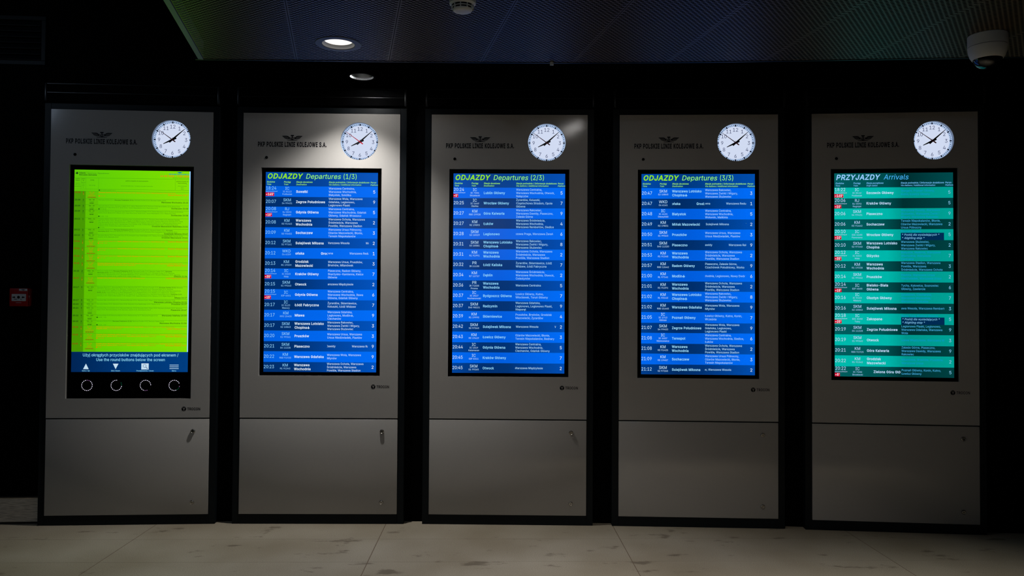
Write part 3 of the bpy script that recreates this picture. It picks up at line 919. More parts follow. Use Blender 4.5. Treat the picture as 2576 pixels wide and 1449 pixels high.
def totem(i, label, zb, screen):
    X, Y, a = TOTEMS[i]
    t = thing('information_totem', label, 'information totem', (X, Y, 0), a, 'information totems in a row')
    # black cabinet: front frame, sides, back
    f = MB()
    for x0, x1, z0, z1 in ((-.607, -.562, 0, 2.972), (.562, .607, 0, 2.972), (-.562, .562, 0, .068), (-.562, .562, 2.931, 2.972)):
        f.box(x0, x1, .005, .07, z0, z1, 0, .0015, 1)
    f.face([(-.607, .066, 0), (.607, .066, 0), (.607, .066, 2.972), (-.607, .066, 2.972)])
    f.build('cabinet', M['black'], t)
    xs = [-.56, -.43, .118, .418, .43, .56]
    zs = [.751, zb, 2.5375, 2.582, 2.882, 2.929]
    plate_with_holes(xs, zs, {(1, 1), (2, 1), (3, 1)}, (0.268, 2.732, 0.135, (2, 3)), 0.0, 0.017, M['panel'], 'front_panel', t)
    dr = MB()
    dr.box(-.56, .56, 0.0, 0.02, .070, .7425, 0, .0022, 2)
    door = dr.build('service_door', M['panel'], t, True)
    for z, rot in ((.657, (20, 5, 0, 90, 0)[i]), (.155, (0, 0, 90, 10, 0)[i])):
        l = MB()
        mt = Matrix.Translation((.45, 0, z)) @ Matrix.Rotation(math.pi / 2, 4, 'X')
        l.lathe([(0.0155, 0.0), (0.0155, 0.006), (0.0140, 0.0085), (0.0115, 0.0095), (0.0105, 0.0085), (0, 0.0085)], 28, 0, mt)
        c, s = math.cos(math.radians(rot)), math.sin(math.radians(rot))
        q = [(-.0062, -.0016), (.0062, -.0016), (.0062, .0016), (-.0062, .0016)]
        l.face([(.45 + x * c - y * s, -.0088, z + x * s + y * c) for x, y in q], 1)
        l.build('lock', [M['steel'], M['slot']], door, True)
    # display glass behind the opening, and the picture on it
    g = MB()
    g.box(-.445, .445, .0175, .024, zb - .012, 2.549)
    disp = g.build('display', M['glass'], t)
    screen(disp)
    clock(t)
    emblem_and_name(t)
    maker_mark(t, .9745 if i else .8135)
    s = MB()
    s.lathe([(.0105, 0), (.0105, .002), (.0085, .004), (.005, .0055), (0, .006)], 20, 0,
            Matrix.Translation((-.392, 0, 2.609)) @ Matrix.Rotation(math.pi / 2, 4, 'X'))
    s.build('light_sensor', M['dome'], t, True)
    return t

# ------------------------------------------------------------------ the departure and arrival boards
def board(disp, title, head, rows, cs, first):
    top, bot = 2.5078, 1.0755
    to = page(top, bot, SCR_Y)
    tx = page(top, bot, SCR_Y - 0.0005)
    mats = cs['mats']        # 0 header, 1 light row, 2 dark row, 3 title bold, 4 title thin, 5 column heads, 6 time, 7 train,
    #                          8 destination, 9 via, 10 platform, 11 red, 12 white, 13 small train, 14 via light row, 15 note box
    h = MB()
    rect(h, to, 0, 0, 1080, 136, 0)
    text(h, tx, title[0], 14, 62, 47, 3, 30, .2, 1, 'L', title[2])
    text(h, tx, title[1], title[3], 62, 47, 4, 4, .2 , 1, 'L', title[4])
    if title[5]:
        text(h, tx, title[5], 742, 61, 47, 4, 4, 0, 1, 'L', 140)
    for x, a, b, al in ((10, 'Godzina', 'Time', 'L'), (174, 'Pociąg', 'Train', 'L'), (293, head[0], head[1], 'L'),
                        (606, 'Stacje pośrednie / Informacje dodatkowe', 'Via stations / Additional information', 'L'),
                        (1008, 'Peron', 'Platform', 'L')):
        fa = {'Godzina': 78, 'Pociąg': 66, 'Peron': 57}.get(a, 392 if x == 606 else head[2] if x == 293 else None)
        fb = {'Time': 43, 'Train': 43, 'Platform': 74}.get(b, 314 if x == 606 else head[3] if x == 293 else None)
        text(h, tx, a, x, 102, 15, 5, 18, .2, 1, 'L', fa, (0, 1080, 0, 136))
        text(h, tx, b, x, 125, 14, 5, 12, .2, 1, 'L', fb, (0, 1080, 0, 136))
    h.build('board_header', mats, disp)
    v = 136.0
    lines = [r for r in rows.strip().split('\n')]
    for n, ln in enumerate(lines):
        tm, dl, cat, num, nam, dst, via, pl = ln.split('|')
        light = (n % 2 == 0)
        hgt = 102.5 if light else 95.8
        v1 = min(1920, v + hgt) if n < len(lines) - 1 else 1920
        cl = (0, 1080, v, v1)
        r = MB()
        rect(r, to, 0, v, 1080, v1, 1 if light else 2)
        mid = v + hgt / 2
        if dl:
            text(r, tx, tm, 2, v + 34, 31, 6, 0, 0, 1, 'L', 102, cl)
            text(r, tx, 'Opóźniony/Delayed', 0, v + 54, 9.5, 7, 4, 0, 1, 'L', 115, cl)
            wd_ = {1: 47, 2: 64, 3: 83}[len(dl)]
            rect(r, tx, 0, v + 61, wd_, min(v1, v + 95), 11)
            tz = page(top, bot, SCR_Y - 0.001)
            text(r, tz, '~' + dl, 3, v + 88, 21, 12, 38, 0, 1, 'L', wd_ - 13, cl)
            text(r, tz, "'", wd_ - 10, v + 88, 21, 12, 24, 0, .9, 'L', None, cl)
        else:
            text(r, tx, tm, 1, mid + 12, 31, 6, 0, 0, 1, 'L', 103, cl)
        ts = 13
        if nam:
            text(r, tx, cat, 208, v + 34, 27, 7, 0, 0, .95, 'C', None, cl)
            text(r, tx, num, 208, v + 59, 15, ts, 4, 0, 1.0, 'C', None, cl)
            text(r, tx, nam, 208, v + 84, 15, ts, 4, 0, 1.0, 'C', None, cl)
        else:
            text(r, tx, cat, 208, v + 43, 27, 7, 0, 0, .95, 'C', None, cl)
            text(r, tx, num, 208, v + 69, 15, ts, 4, 0, 1.0, 'C', None, cl)
        def put(s, x, y, cap, mi, bold, xs, lim):
            if s.startswith('@'):
                for part in s[1:].split('@'):
                    off, tt = part.split(':', 1)
                    text(r, tx, tt, x + float(off), y, cap, mi, bold, 0, xs, 'L', None, (x, lim, v, v1))
            else:
                text(r, tx, s, x, y, cap, mi, bold, 0, xs, 'L', None, cl)
        dlines = dst.split('/')
        for k, s in enumerate(dlines):
            y = mid + 11 if len(dlines) == 1 else v + (41, 79)[k] - (0 if light else 2)
            put(s, 293, y, 22.5, 8, 24, .915, 601)
        vlines = via.split('/') if via else []
        vi = 14 if light else 9
        base = {1: [mid + 7], 2: [mid - 9, mid + 23], 3: [mid - 23, mid + 9, mid + 40]}.get(len(vlines), [])
        if cs.get('note') and vlines and vlines[-1].startswith('*'):
            rect(r, tx, 606, v + 33, 996, v1, 15)
            base = [mid - 23, mid + 9, mid + 40]
        for k, s in enumerate(vlines):
            if s.startswith('*'):
                tz = page(top, bot, SCR_Y - 0.001)
                text(r, tz, s, 612, base[k], 19, 16, 8, .2, .93, 'L', None, cl)
            else:
                put(s, 607, base[k], 19.5, vi, 4, .925, 997)
        text(r, tx, pl, 1046, mid + 13, 30, 10, 4, 0, .95, 'C', None, cl)
        o = r.build('timetable_row', mats, disp)
        v = v1

def board_mats(key, c):
    def g(n, col, ramp=None, s=1.0):
        return glow('%s_%s' % (key, n), col, s, ramp, lamp=bool(ramp))
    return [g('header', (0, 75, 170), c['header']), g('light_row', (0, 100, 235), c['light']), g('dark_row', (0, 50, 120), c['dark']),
            g('title', c['title']), g('title_thin', c['title2']), g('heads', c['heads']), g('time', c['time']), g('train', c['train']),
            g('destination', c['dest']), g('via', c['via']), g('platform', c['plat']), g('delay_red', (208, 6, 48)),
            g('delay_white', (240, 225, 235)), g('train_small', c['small']), g('via_on_light', c['vial']), g('note_box', (0, 42, 82)),
            g('note_text', (120, 190, 230))]

BLUE2 = dict(header=[(0, (0, 74, 170)), (.3, (0, 60, 140)), (.5, (0, 66, 152)), (1, (0, 84, 188))],  # band ramps carry the painted viewing-angle falloff
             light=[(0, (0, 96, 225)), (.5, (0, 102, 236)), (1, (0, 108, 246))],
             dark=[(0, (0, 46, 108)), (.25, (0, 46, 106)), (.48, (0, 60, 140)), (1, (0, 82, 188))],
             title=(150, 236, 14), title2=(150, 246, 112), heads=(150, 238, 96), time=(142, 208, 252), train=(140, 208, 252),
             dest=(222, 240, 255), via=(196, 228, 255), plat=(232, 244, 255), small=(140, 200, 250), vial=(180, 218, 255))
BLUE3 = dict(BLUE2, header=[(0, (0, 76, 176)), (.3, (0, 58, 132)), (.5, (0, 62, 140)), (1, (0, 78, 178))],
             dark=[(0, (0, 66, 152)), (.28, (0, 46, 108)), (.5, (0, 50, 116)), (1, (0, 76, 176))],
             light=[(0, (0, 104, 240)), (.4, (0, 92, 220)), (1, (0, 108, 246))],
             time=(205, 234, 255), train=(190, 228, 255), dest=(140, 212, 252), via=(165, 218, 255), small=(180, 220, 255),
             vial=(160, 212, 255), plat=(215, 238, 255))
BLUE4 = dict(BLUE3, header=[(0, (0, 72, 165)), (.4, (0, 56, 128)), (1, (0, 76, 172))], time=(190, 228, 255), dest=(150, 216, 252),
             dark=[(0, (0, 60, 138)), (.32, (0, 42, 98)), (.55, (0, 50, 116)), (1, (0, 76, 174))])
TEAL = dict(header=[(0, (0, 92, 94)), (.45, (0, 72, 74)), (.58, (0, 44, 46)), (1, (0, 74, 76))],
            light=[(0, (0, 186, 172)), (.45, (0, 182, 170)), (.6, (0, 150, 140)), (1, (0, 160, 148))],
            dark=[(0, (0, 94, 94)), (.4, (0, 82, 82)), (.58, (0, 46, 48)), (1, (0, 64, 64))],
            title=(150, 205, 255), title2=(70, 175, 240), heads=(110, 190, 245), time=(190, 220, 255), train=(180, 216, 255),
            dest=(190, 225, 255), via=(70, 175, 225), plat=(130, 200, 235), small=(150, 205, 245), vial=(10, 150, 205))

ROWS2 = """
18:24|165|IC|IC 8113|Podlasiak|Suwałki|Warszawa Centralna,/Warszawa Wschodnia,/Białystok, Sokółka|5
20:07||SKM|S4 99431||Zegrze Południowe|Warszawa Wola, Warszawa/Gdańska, Legionowo,/Legionowo Piaski|9
20:08|10|RJ|RJ 3593|Regiojet|Gdynia Główna|Warszawa Centralna,/Warszawa Wschodnia, Gdańsk/Główny, Gdańsk Wrzeszcz|5
20:08||KM|R3 91463||Warszawa/Wschodnia|Warszawa Ochota, Warszawa/Śródmieście, Warszawa/Powiśle, Warszawa Stadion|2
20:09||KM|R3 93453||Sochaczew|Warszawa Ursus Północny,/Ożarów Mazowiecki, Błonie,/Teresin Niepokalanów|3
20:12||SKM|S2 97261||Sulejówek Miłosna|@-12:Warszawa Wesoła@361:Warszawa|2
20:12||WKD|Os 6159||@0:ońska@245:Grodzisk|@-15:owna@206:Warszawa Reduta|1
20:13||KM|R1 19339||Grodzisk/Mazowiecki|Warszawa Ursus, Pruszków,/Brwinów, Milanówek|3
20:14|35|IC|IC 5323|Nida|Kraków Główny|Piaseczno, Radom Główny,/Skarżysko-Kamienna, Kielce/Główne|7
20:15||SKM|S1 99263||Otwock|arszawa Międzylesie|2
20:15|15|IC|EIP 4501||Gdynia Główna|Warszawa Centralna,/Warszawa Wschodnia, Iława/Główna, Gdańsk Główny|6
20:17||IC|IC 5123|Mazury|Łódź Fabryczna|Żyrardów, Skierniewice,/Koluszki, Łódź Widzew|7
20:17||KM|R90 15405||Mława|Warszawa Gdańska,/Legionowo, Modlin✈,/Ciechanów|9
20:17||SKM|S2 10863||Warszawa Lotnisko/Chopina✈|Warszawa Rakowiec,/Warszawa Żwirki i Wigury,/Warszawa Służewiec|3
20:20||SKM|S1 99361||Pruszków|Warszawa Ursus, Warszawa/Ursus Niedźwiadek, Piastów|3
20:21||SKM|S4 11228||Piaseczno|@-6:Dawidy@238:Warszawa Rakowiec|9
20:22||KM|R80 91925||Warszawa Gdańska|Warszawa Wola, Warszawa/Młynów|9
20:23||KM|R1 91343||Warszawa/Wschodnia|Warszawa Ochota, Warszawa/Śródmieście, Warszawa/Powiśle, Warszawa Stadion|2
"""
ROWS3 = """
20:24|5|IC|IC 7201|Strzelecki|Lublin Główny|Warszawa Centralna,/Warszawa Wschodnia, Otwock,/Nałęczów|5
20:25||IC|IC 1649|Oleńka|Wrocław Główny|Żyrardów, Koluszki,/Częstochowa Stradom, Opole/Główne|7
20:27||KM|R80 19928||Góra Kalwaria|Warszawa Rakowiec,/Warszawa Dawidy, Piaseczno,/Zalesie Górne|9
20:27||KM|R2 19893||Łuków|Warszawa Śródmieście,/Warszawa Wschodnia,/Warszawa Rembertów, Siedlce|4
20:28||SKM|S3 10529||Legionowo|@-4:szawa Praga, Warszawa Żerań|6
20:31||SKM|S3 10581||Warszawa Lotnisko/Chopina✈|Warszawa Rakowiec,/Warszawa Żwirki i Wigury,/Warszawa Służewiec|8
20:31||KM|R1 91991||Warszawa/Wschodnia|Warszawa Ochota, Warszawa/Śródmieście, Warszawa/Powiśle, Warszawa Stadion|2
20:32||PR|IR 11135||Łódź Kaliska|Żyrardów, Skierniewice, Łódź/Widzew, Łódź Fabryczna|7
20:34||KM|R7 12737||Dęblin|Warszawa Śródmieście,/Warszawa Wschodnia, Otwock,/Celestynów|2
20:36||PR|IR 71505|Prosna|Warszawa/Wschodnia|Warszawa Centralna|5
20:37||IC|IC 2527|Kochanowski|Bydgoszcz Główna|Łowicz Główny, Kutno,/Włocławek, Toruń Główny|7
20:37||SKM|S40 98221||Radzymin|Warszawa Gdańska,/Legionowo, Legionowo Piaski,/Nieporęt|9
20:39||KM|R1 19993||Skierniewice|Pruszków, Brwinów, Grodzisk/Mazowiecki, Żyrardów|4
20:42||SKM|S2 97263||Sulejówek Miłosna|@4:Warszawa Wesoła@378:W|2
20:43||KM|R3 19419||Łowicz Główny|Ożarów Mazowiecki, Błonie,/Teresin Niepokalanów, Bednary|3
20:44||IC|IC 1519|Katamaran|Gdynia Główna|Warszawa Centralna,/Warszawa Wschodnia,/Ciechanów, Gdańsk Główny|5
20:45||IC|EIP 5311||Kraków Główny||7
20:45||SKM|S1 99265||Otwock|@-4:Warszawa Międzylesie|2
"""
ROWS4 = """
20:47||SKM|S2 10865||Warszawa Lotnisko/Chopina✈|Warszawa Rakowiec,/Warszawa Żwirki i Wigury,/Warszawa Służewiec|3
20:47||WKD|Os 6161||@-6:ońska@232:Grodzisk|@-14:owna@200:Warszawa Reduta|1
20:48||IC|IC 4121|Daszyński|Białystok|Warszawa Centralna,/Warszawa Wschodnia,/Wołomin, Małkinia|5
20:49||KM|R2 19831||Mińsk Mazowiecki|@6:Sulejówek Miłosna@388:W|2
20:50||SKM|S1 99363||Pruszków|Warszawa Ursus, Warszawa/Ursus Niedźwiadek, Piastów|3
20:51||SKM|S40 11320||Piaseczno|@0:awidy@224:Warszawa Rakowiec|9
20:53||KM|R1 91345||Warszawa/Wschodnia|Warszawa Ochota, Warszawa/Śródmieście, Warszawa/Powiśle, Warszawa Stadion|2
20:57||KM|R80 12642||Radom Główny|Piaseczno, Zalesie Górne,/Czachówek Południowy, Warka|9
21:00||KM|RL 97141||Modlin✈|@-8:chodnia, Legionowo, Nowy Dwór|6
21:01||KM|R1 91391||Warszawa/Wschodnia|Warszawa Ochota, Warszawa/Śródmieście, Warszawa/Powiśle, Warszawa Stadion|2
21:02||KM|RL 93143||Warszawa Lotnisko/Chopina✈|Warszawa Rakowiec,/Warszawa Żwirki i Wigury,/Warszawa Służewiec|8
21:02||KM|R80 21645||Warszawa Gdańska|Warszawa Wola, Warszawa/Młynów|9
21:05||IC|IC 1713|Kiliński|Poznań Główny|Łowicz Główny, Kutno, Konin,/Września|7
21:07||SKM|S4 99433||Zegrze Południowe|Warszawa Wola, Warszawa/Gdańska, Legionowo,/Legionowo Piaski|9
21:08||IC|IC 1037|Niemcewicz|Terespol|Warszawa Centralna,/Warszawa Wschodnia, Siedlce,/Łuków|6
21:08||KM|R3 91425||Warszawa/Wschodnia|Warszawa Ochota, Warszawa/Śródmieście, Warszawa/Powiśle, Warszawa Stadion|2
21:09||KM|R3 19457||Sochaczew|Warszawa Ursus Północny,/Ożarów Mazowiecki, Błonie,/Teresin Niepokalanów|3
21:12||SKM|S2 97265||Sulejówek Miłosna|@-3:w, Warszawa Wesoła|2
"""
ROWS5 = """
18:22|165|IC|IC 8112|Podlasiak|Szczecin Główny|Stargard, Poznań Główny,/Kutno, Łowicz Główny|5
20:06|10|RJ|RJ 3592|Regiojet|Kraków Główny||5
20:06||SKM|S4 99431||Piaseczno|Warszawa Dawidy, Warszawa/Służewiec, Warszawa Żwirki i/Wigury, Warszawa Rakowiec|9
20:06||KM|R3 91462||Sochaczew|Teresin Niepokalanów, Błonie,/Ożarów Mazowiecki, Warszawa/Ursus Północny|2
20:10|10|IC|EIC 6100|Panorama|Wrocław Główny|Poznań Główny/* Postój dla wysiadających */* Alighting stop *|5
20:10||SKM|S2 97260||Warszawa Lotnisko/Chopina|Warszawa Służewiec,/Warszawa Żwirki i Wigury,/Warszawa Rakowiec|2
20:12|35|IC|IC 5322|Nida|Giżycko|Białystok, Małkinia, Warszawa/Wschodnia, Warszawa/Centralna|7
20:12||KM|R1 19338||Warszawa/Wschodnia|Warszawa Stadion, Warszawa/Powiśle, Warszawa/Śródmieście, Warszawa Ochota|3
20:14||SKM|S1 99262||Pruszków|Piastów, Warszawa Ursus/Niedźwiadek, Warszawa Ursus|2
20:14|15|IC|EIP 4500||Bielsko-Biała/Główna|Tychy, Katowice, Sosnowiec/Główny, Zawiercie|6
20:16||IC|IC 5122|Mazury|Olsztyn Główny|Działdowo, Ciechanów,/Warszawa Wschodnia,/Warszawa Centralna|7
20:16||SKM|S2 10862||Sulejówek Miłosna|@0:awa Wesoła, Warszawa Rembertów|3
20:18|25|IC|EIC 3150|Tatry|Zakopane|Nowy Targ, Kraków Główny/* Postój dla wysiadających */* Alighting stop *|5
20:19||SKM|S4 11228||Zegrze Południowe|Legionowo Piaski, Legionowo,/Warszawa Gdańska, Warszawa/Wola|9
20:19||SKM|S1 99360||Otwock|@-4:szawa Międzylesie, Warszawa Wawer|3
20:21||KM|R80 91925||Góra Kalwaria|Zalesie Górne, Piaseczno,/Warszawa Dawidy, Warszawa/Rakowiec|9
20:22||KM|R1 91342||Grodzisk/Mazowiecki|Milanówek, Brwinów, Pruszków,/Warszawa Ursus|2
20:22|5|IC|IC 7200|Strzelecki|@60:Zielona Góra Główna|Poznań Główny, Konin, Kutno,/Łowicz Główny|5
"""
DEP = ('Stacja docelowa', 'Destination', 157, 102)
ARR = ('Stacja początkowa', 'Origin station', 157, 102)
def dep_screen(n, rows, c, key):
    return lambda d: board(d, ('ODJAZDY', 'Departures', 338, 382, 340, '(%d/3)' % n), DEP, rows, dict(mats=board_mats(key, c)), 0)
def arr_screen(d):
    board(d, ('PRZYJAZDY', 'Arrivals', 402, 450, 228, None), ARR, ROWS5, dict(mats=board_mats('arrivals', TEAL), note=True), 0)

# ------------------------------------------------------------------ the yellow-green timetable of the first totem
GREEN = """
203|20:08|5|5|r|RJ - RJ;3593;REGIOJET;R Q O|*Warszawa Centralna 20:13, Warszawa Wschodnia 20:22, Gdańsk Główny 22:58, Gdańsk Wrzeszcz 23:01, Sopot 23:08,|1|Gdynia Główna 23:17|1|19 I 7 II
274|20:08|2|20||KM - R3;91463;|Warszawa Ochota 20:11, *Warszawa Śródmieście 20:14,* Warszawa Powiśle 20:18, Warszawa Stadion 20:20,|1|Warszawa Wschodnia 20:23|1|
331|20:09|3|23||KM - R3;93453;|Warszawa Włochy 20:13, Warszawa Gołąbki 20:19, Ożarów Mazowiecki 20:23, Płochocin 20:28, Błonie Rokitno 20:32, Błonie 20:35,/Witanów 20:37, Boża Wola 20:40, Seroki 20:44, Teresin Niepokalanów 20:47, Piasecznica 20:51|2|Sochaczew 20:58|1|15-21 XII
381|20:09|3|23||KM - R3;93453;|Warszawa Włochy 20:13, Warszawa Ursus Północny 20:17, Warszawa Gołąbki 20:19, Ożarów Mazowiecki 20:23, Płochocin 20:28, Błonie/Rokitno 20:32, Błonie 20:35, Witanów 20:37, Boża Wola 20:40, Seroki 20:44, Teresin Niepokalanów 20:47, Piasecznica 20:51|2|Sochaczew 20:58|2|24 XII - 7 III
456|20:12|1|1||WKD - Os;6159;|Warszawa Reduta Ordona WKD 20:15, Warszawa Aleje Jerozolimskie WKD 20:17, Warszawa Raków WKD 20:20, Warszawa Salomea/WKD 20:22, Opacz 20:24, Michałowice 20:27, Reguły 20:29, Malichy 20:31, Tworki 20:33, Pruszków WKD 20:35, Komorów 20:37, Nowa/Wieś Warszawska 20:40, Kanie Helenowskie 20:43, Otrębusy 20:45, Podkowa Leśna Wschodnia 20:47, Podkowa Leśna Główna 20:49,/Podkowa Leśna Zachodnia 20:51, Kazimierówka 20:53, Brzózki 20:55, Grodzisk Mazowiecki Okrężna 20:57, Grodzisk Mazowiecki/Piaskowa 20:58, Grodzisk Mazowiecki Jordanowice 21:00|5|Grodzisk Mazowiecki Radońska 21:02|4|19-23 I
558|20:12|2|22||SKM - S2;97261;|Warszawa Ochota 20:14, *Warszawa Śródmieście 20:18,* Warszawa Powiśle 20:21, Warszawa Stadion 20:24, *Warszawa/*Wschodnia 20:27,* Warszawa Rembertów 20:35, Warszawa Wesoła 20:39, Warszawa Wola Grzybowska 20:41, Sulejówek 20:44|2|Sulejówek Miłosna 20:47|2|
611|20:13|3|21||KM - R1;19339;|Warszawa Włochy 20:17, Warszawa Ursus 20:20, Warszawa Ursus Niedźwiadek 20:21, Piastów 20:24, *Pruszków 20:27,* Parzniew 20:30,/Brwinów 20:33, Milanówek 20:37|2|Grodzisk Mazowiecki 20:41|1|
668|20:14|7|5|r|IC - IC;5323;NIDA;R Q O H|Piaseczno 20:25, Warka 20:47, *Radom Główny 21:08, Skarżysko-Kamienna 21:36, Kielce Główne 22:03,|1|Kraków Główny 0:33|0|14 XII - 10 I
736|20:14|7|5|r|IC - IC;5323;NIDA;R Q O H|Piaseczno 20:25, Warka 20:47, *Radom Główny 21:08, Skarżysko-Kamienna 21:36, Kielce Główne 22:03,|1|Kraków Główny 0:18|0|23-24 XII
808|20:14|7|5|r|IC - IC;5323;NIDA;R Q O H|Piaseczno 20:25, Warka 20:47, *Radom Główny 21:08, Skarżysko-Kamienna 21:36, Kielce Główne 22:03,|1|Kraków Główny 0:41|0|12 I - 8 II
877|20:15|6|2|r|IC - EIP;4501;R Q O H;|*Warszawa Centralna 20:20, Warszawa Wschodnia 20:28, Iława Główna 22:03, Malbork 22:38, Tczew 22:47, Gdańsk Główny 23:01,/*Gdańsk Wrzeszcz 23:07, Gdańsk Oliwa 23:12, Sopot 23:17|2|Gdynia Główna 23:27|1|
951|20:15|2|20||SKM - S1;99263;|Warszawa Ochota 20:18, *Warszawa Śródmieście 20:21,* Warszawa Powiśle 20:23, Warszawa Stadion 20:27, *Warszawa/*Wschodnia 20:30,* Warszawa Gocławek 20:34, Warszawa Olszynka Grochowska 20:37, Warszawa Gocław 20:39, Warszawa/Wawer 20:42, Warszawa Anin 20:44, Warszawa Międzylesie 20:46, Warszawa Radość 20:49, Warszawa Miedzeszyn 20:51, Warszawa/Falenica 20:54, Michalin 20:56, Józefów 20:59, Otwock Świder 21:01|4|Otwock 21:04|3|
1018|20:17|7|3|r|IC - IC;5123;MAZURY;R Q O H|*Żyrardów 20:38, Skierniewice 20:48, Koluszki 21:08, Łódź Widzew 21:19|1|Łódź Fabryczna 21:26|0|
1105|20:17|9|1||KM - R90;15405;|Warszawa Wola 20:19, Warszawa Młynów 20:20, Warszawa Koło 20:22, Warszawa Powązki 20:25, *Warszawa Gdańska 20:28,* Warszawa/ZOO 20:31, Warszawa Praga 20:34, Warszawa Toruńska 20:37, Warszawa Żerań 20:39, Warszawa Płudy 20:42, Warszawa/Choszczówka 20:44, Legionowo 20:49, Legionowo Przystanek 20:51, Chotomów 20:54, Janówek 20:59, Nowy Dwór Mazowiecki 21:03,/*Modlin 21:06,* Pomiechówek 21:10, Brody Warszawskie 21:13, Studzianki Nowe 21:16, Nasielsk 21:19, Kątne 21:23, Jackowo/Dworskie 21:26, Świercze 21:30, Kałęczyn 21:33, Gąsocin 21:37, Gołotczyzna 21:41, Ciechanów Przemysłowy 21:47, *Ciechanów 21:49,/Czeruchy 21:55, Krośnice Mazowieckie 21:58, Konopki 22:02, Stupsk Mazowiecki 22:06, Wyszyny 22:09, Mława Miasto 22:13|6|Mława 22:17|6|
1227|20:17|3|21||SKM - S2;10863|Warszawa Aleje Jerozolimskie 20:21, Warszawa Rakowiec 20:24, Warszawa Żwirki i Wigury 20:26, Warszawa Służewiec 20:28|1|Warszawa Lotnisko Chopina 20:32|1|
1265|20:20|3|23||SKM - S1;99361|Warszawa Włochy 20:24, Warszawa Ursus 20:28, Warszawa Ursus Niedźwiadek 20:30, Piastów 20:32|1|Pruszków 20:37|0|
1302|20:21|9|2||SKM - S4;11228;11229;|Warszawa Aleje Jerozolimskie 20:25, Warszawa Rakowiec 20:28, Warszawa Żwirki i Wigury 20:30, Warszawa Służewiec 20:32, Warszawa/Okęcie 20:35, Warszawa Dawidy 20:38, Warszawa Jeziorki 20:41, Nowa Iwiczna 20:43|2|Piaseczno 20:47|1|
1373|20:22|9|1||KM - R80;91925;|Warszawa Wola 20:23, Warszawa Młynów 20:25, Warszawa Koło 20:27, Warszawa Powązki 20:30|1|Warszawa Gdańska 20:33|0|15 XII - 7 III
1428|20:23|2|20||KM - R1;91343;|Warszawa Ochota 20:26, *Warszawa Śródmieście 20:28,* Warszawa Powiśle 20:33, Warszawa Stadion 20:35|1|Warszawa Wschodnia 20:38|1|15 XII - 7 III
1482|20:24|5|6|r|IC - IC;7201;STRZELECKI;R Q O H|*Warszawa Centralna 20:28, Warszawa Wschodnia 20:47, Otwock 21:08,* Pilawa 21:27, Dęblin 21:45, Puławy Miasto 21:55,/*Nałęczów 22:08,* Lublin Zachodni 22:21|2|Lublin Główny 22:27|1|
1554|20:25|7|3|r|IC - IC;1649;OLEŃKA;R Q O H|*Żyrardów 20:44, Skierniewice 20:56, Koluszki 21:17,* Piotrków Trybunalski 21:44, Radomsko 22:10, *Częstochowa 22:41, Częstochowa/*Stradom 22:53, Lubliniec 23:17,* Ozimek 23:36, *Opole Główne 23:52, Brzeg 0:13,* Oława 0:22|2|Wrocław Główny 0:39|1|24-26 XII
1640|20:25|7|3|r|IC - IC;1649;OLEŃKA;R Q O H|*Żyrardów 20:44, Skierniewice 20:56, Koluszki 21:17,* Piotrków Trybunalski 21:44, Radomsko 22:10, *Częstochowa 22:41, Częstochowa/*Stradom 22:53, Lubliniec 23:17,* Ozimek 23:36, *Opole Główne 23:54, Brzeg 0:13,* Oława 0:22|2|Wrocław Główny 0:40|1|31 XII
"""
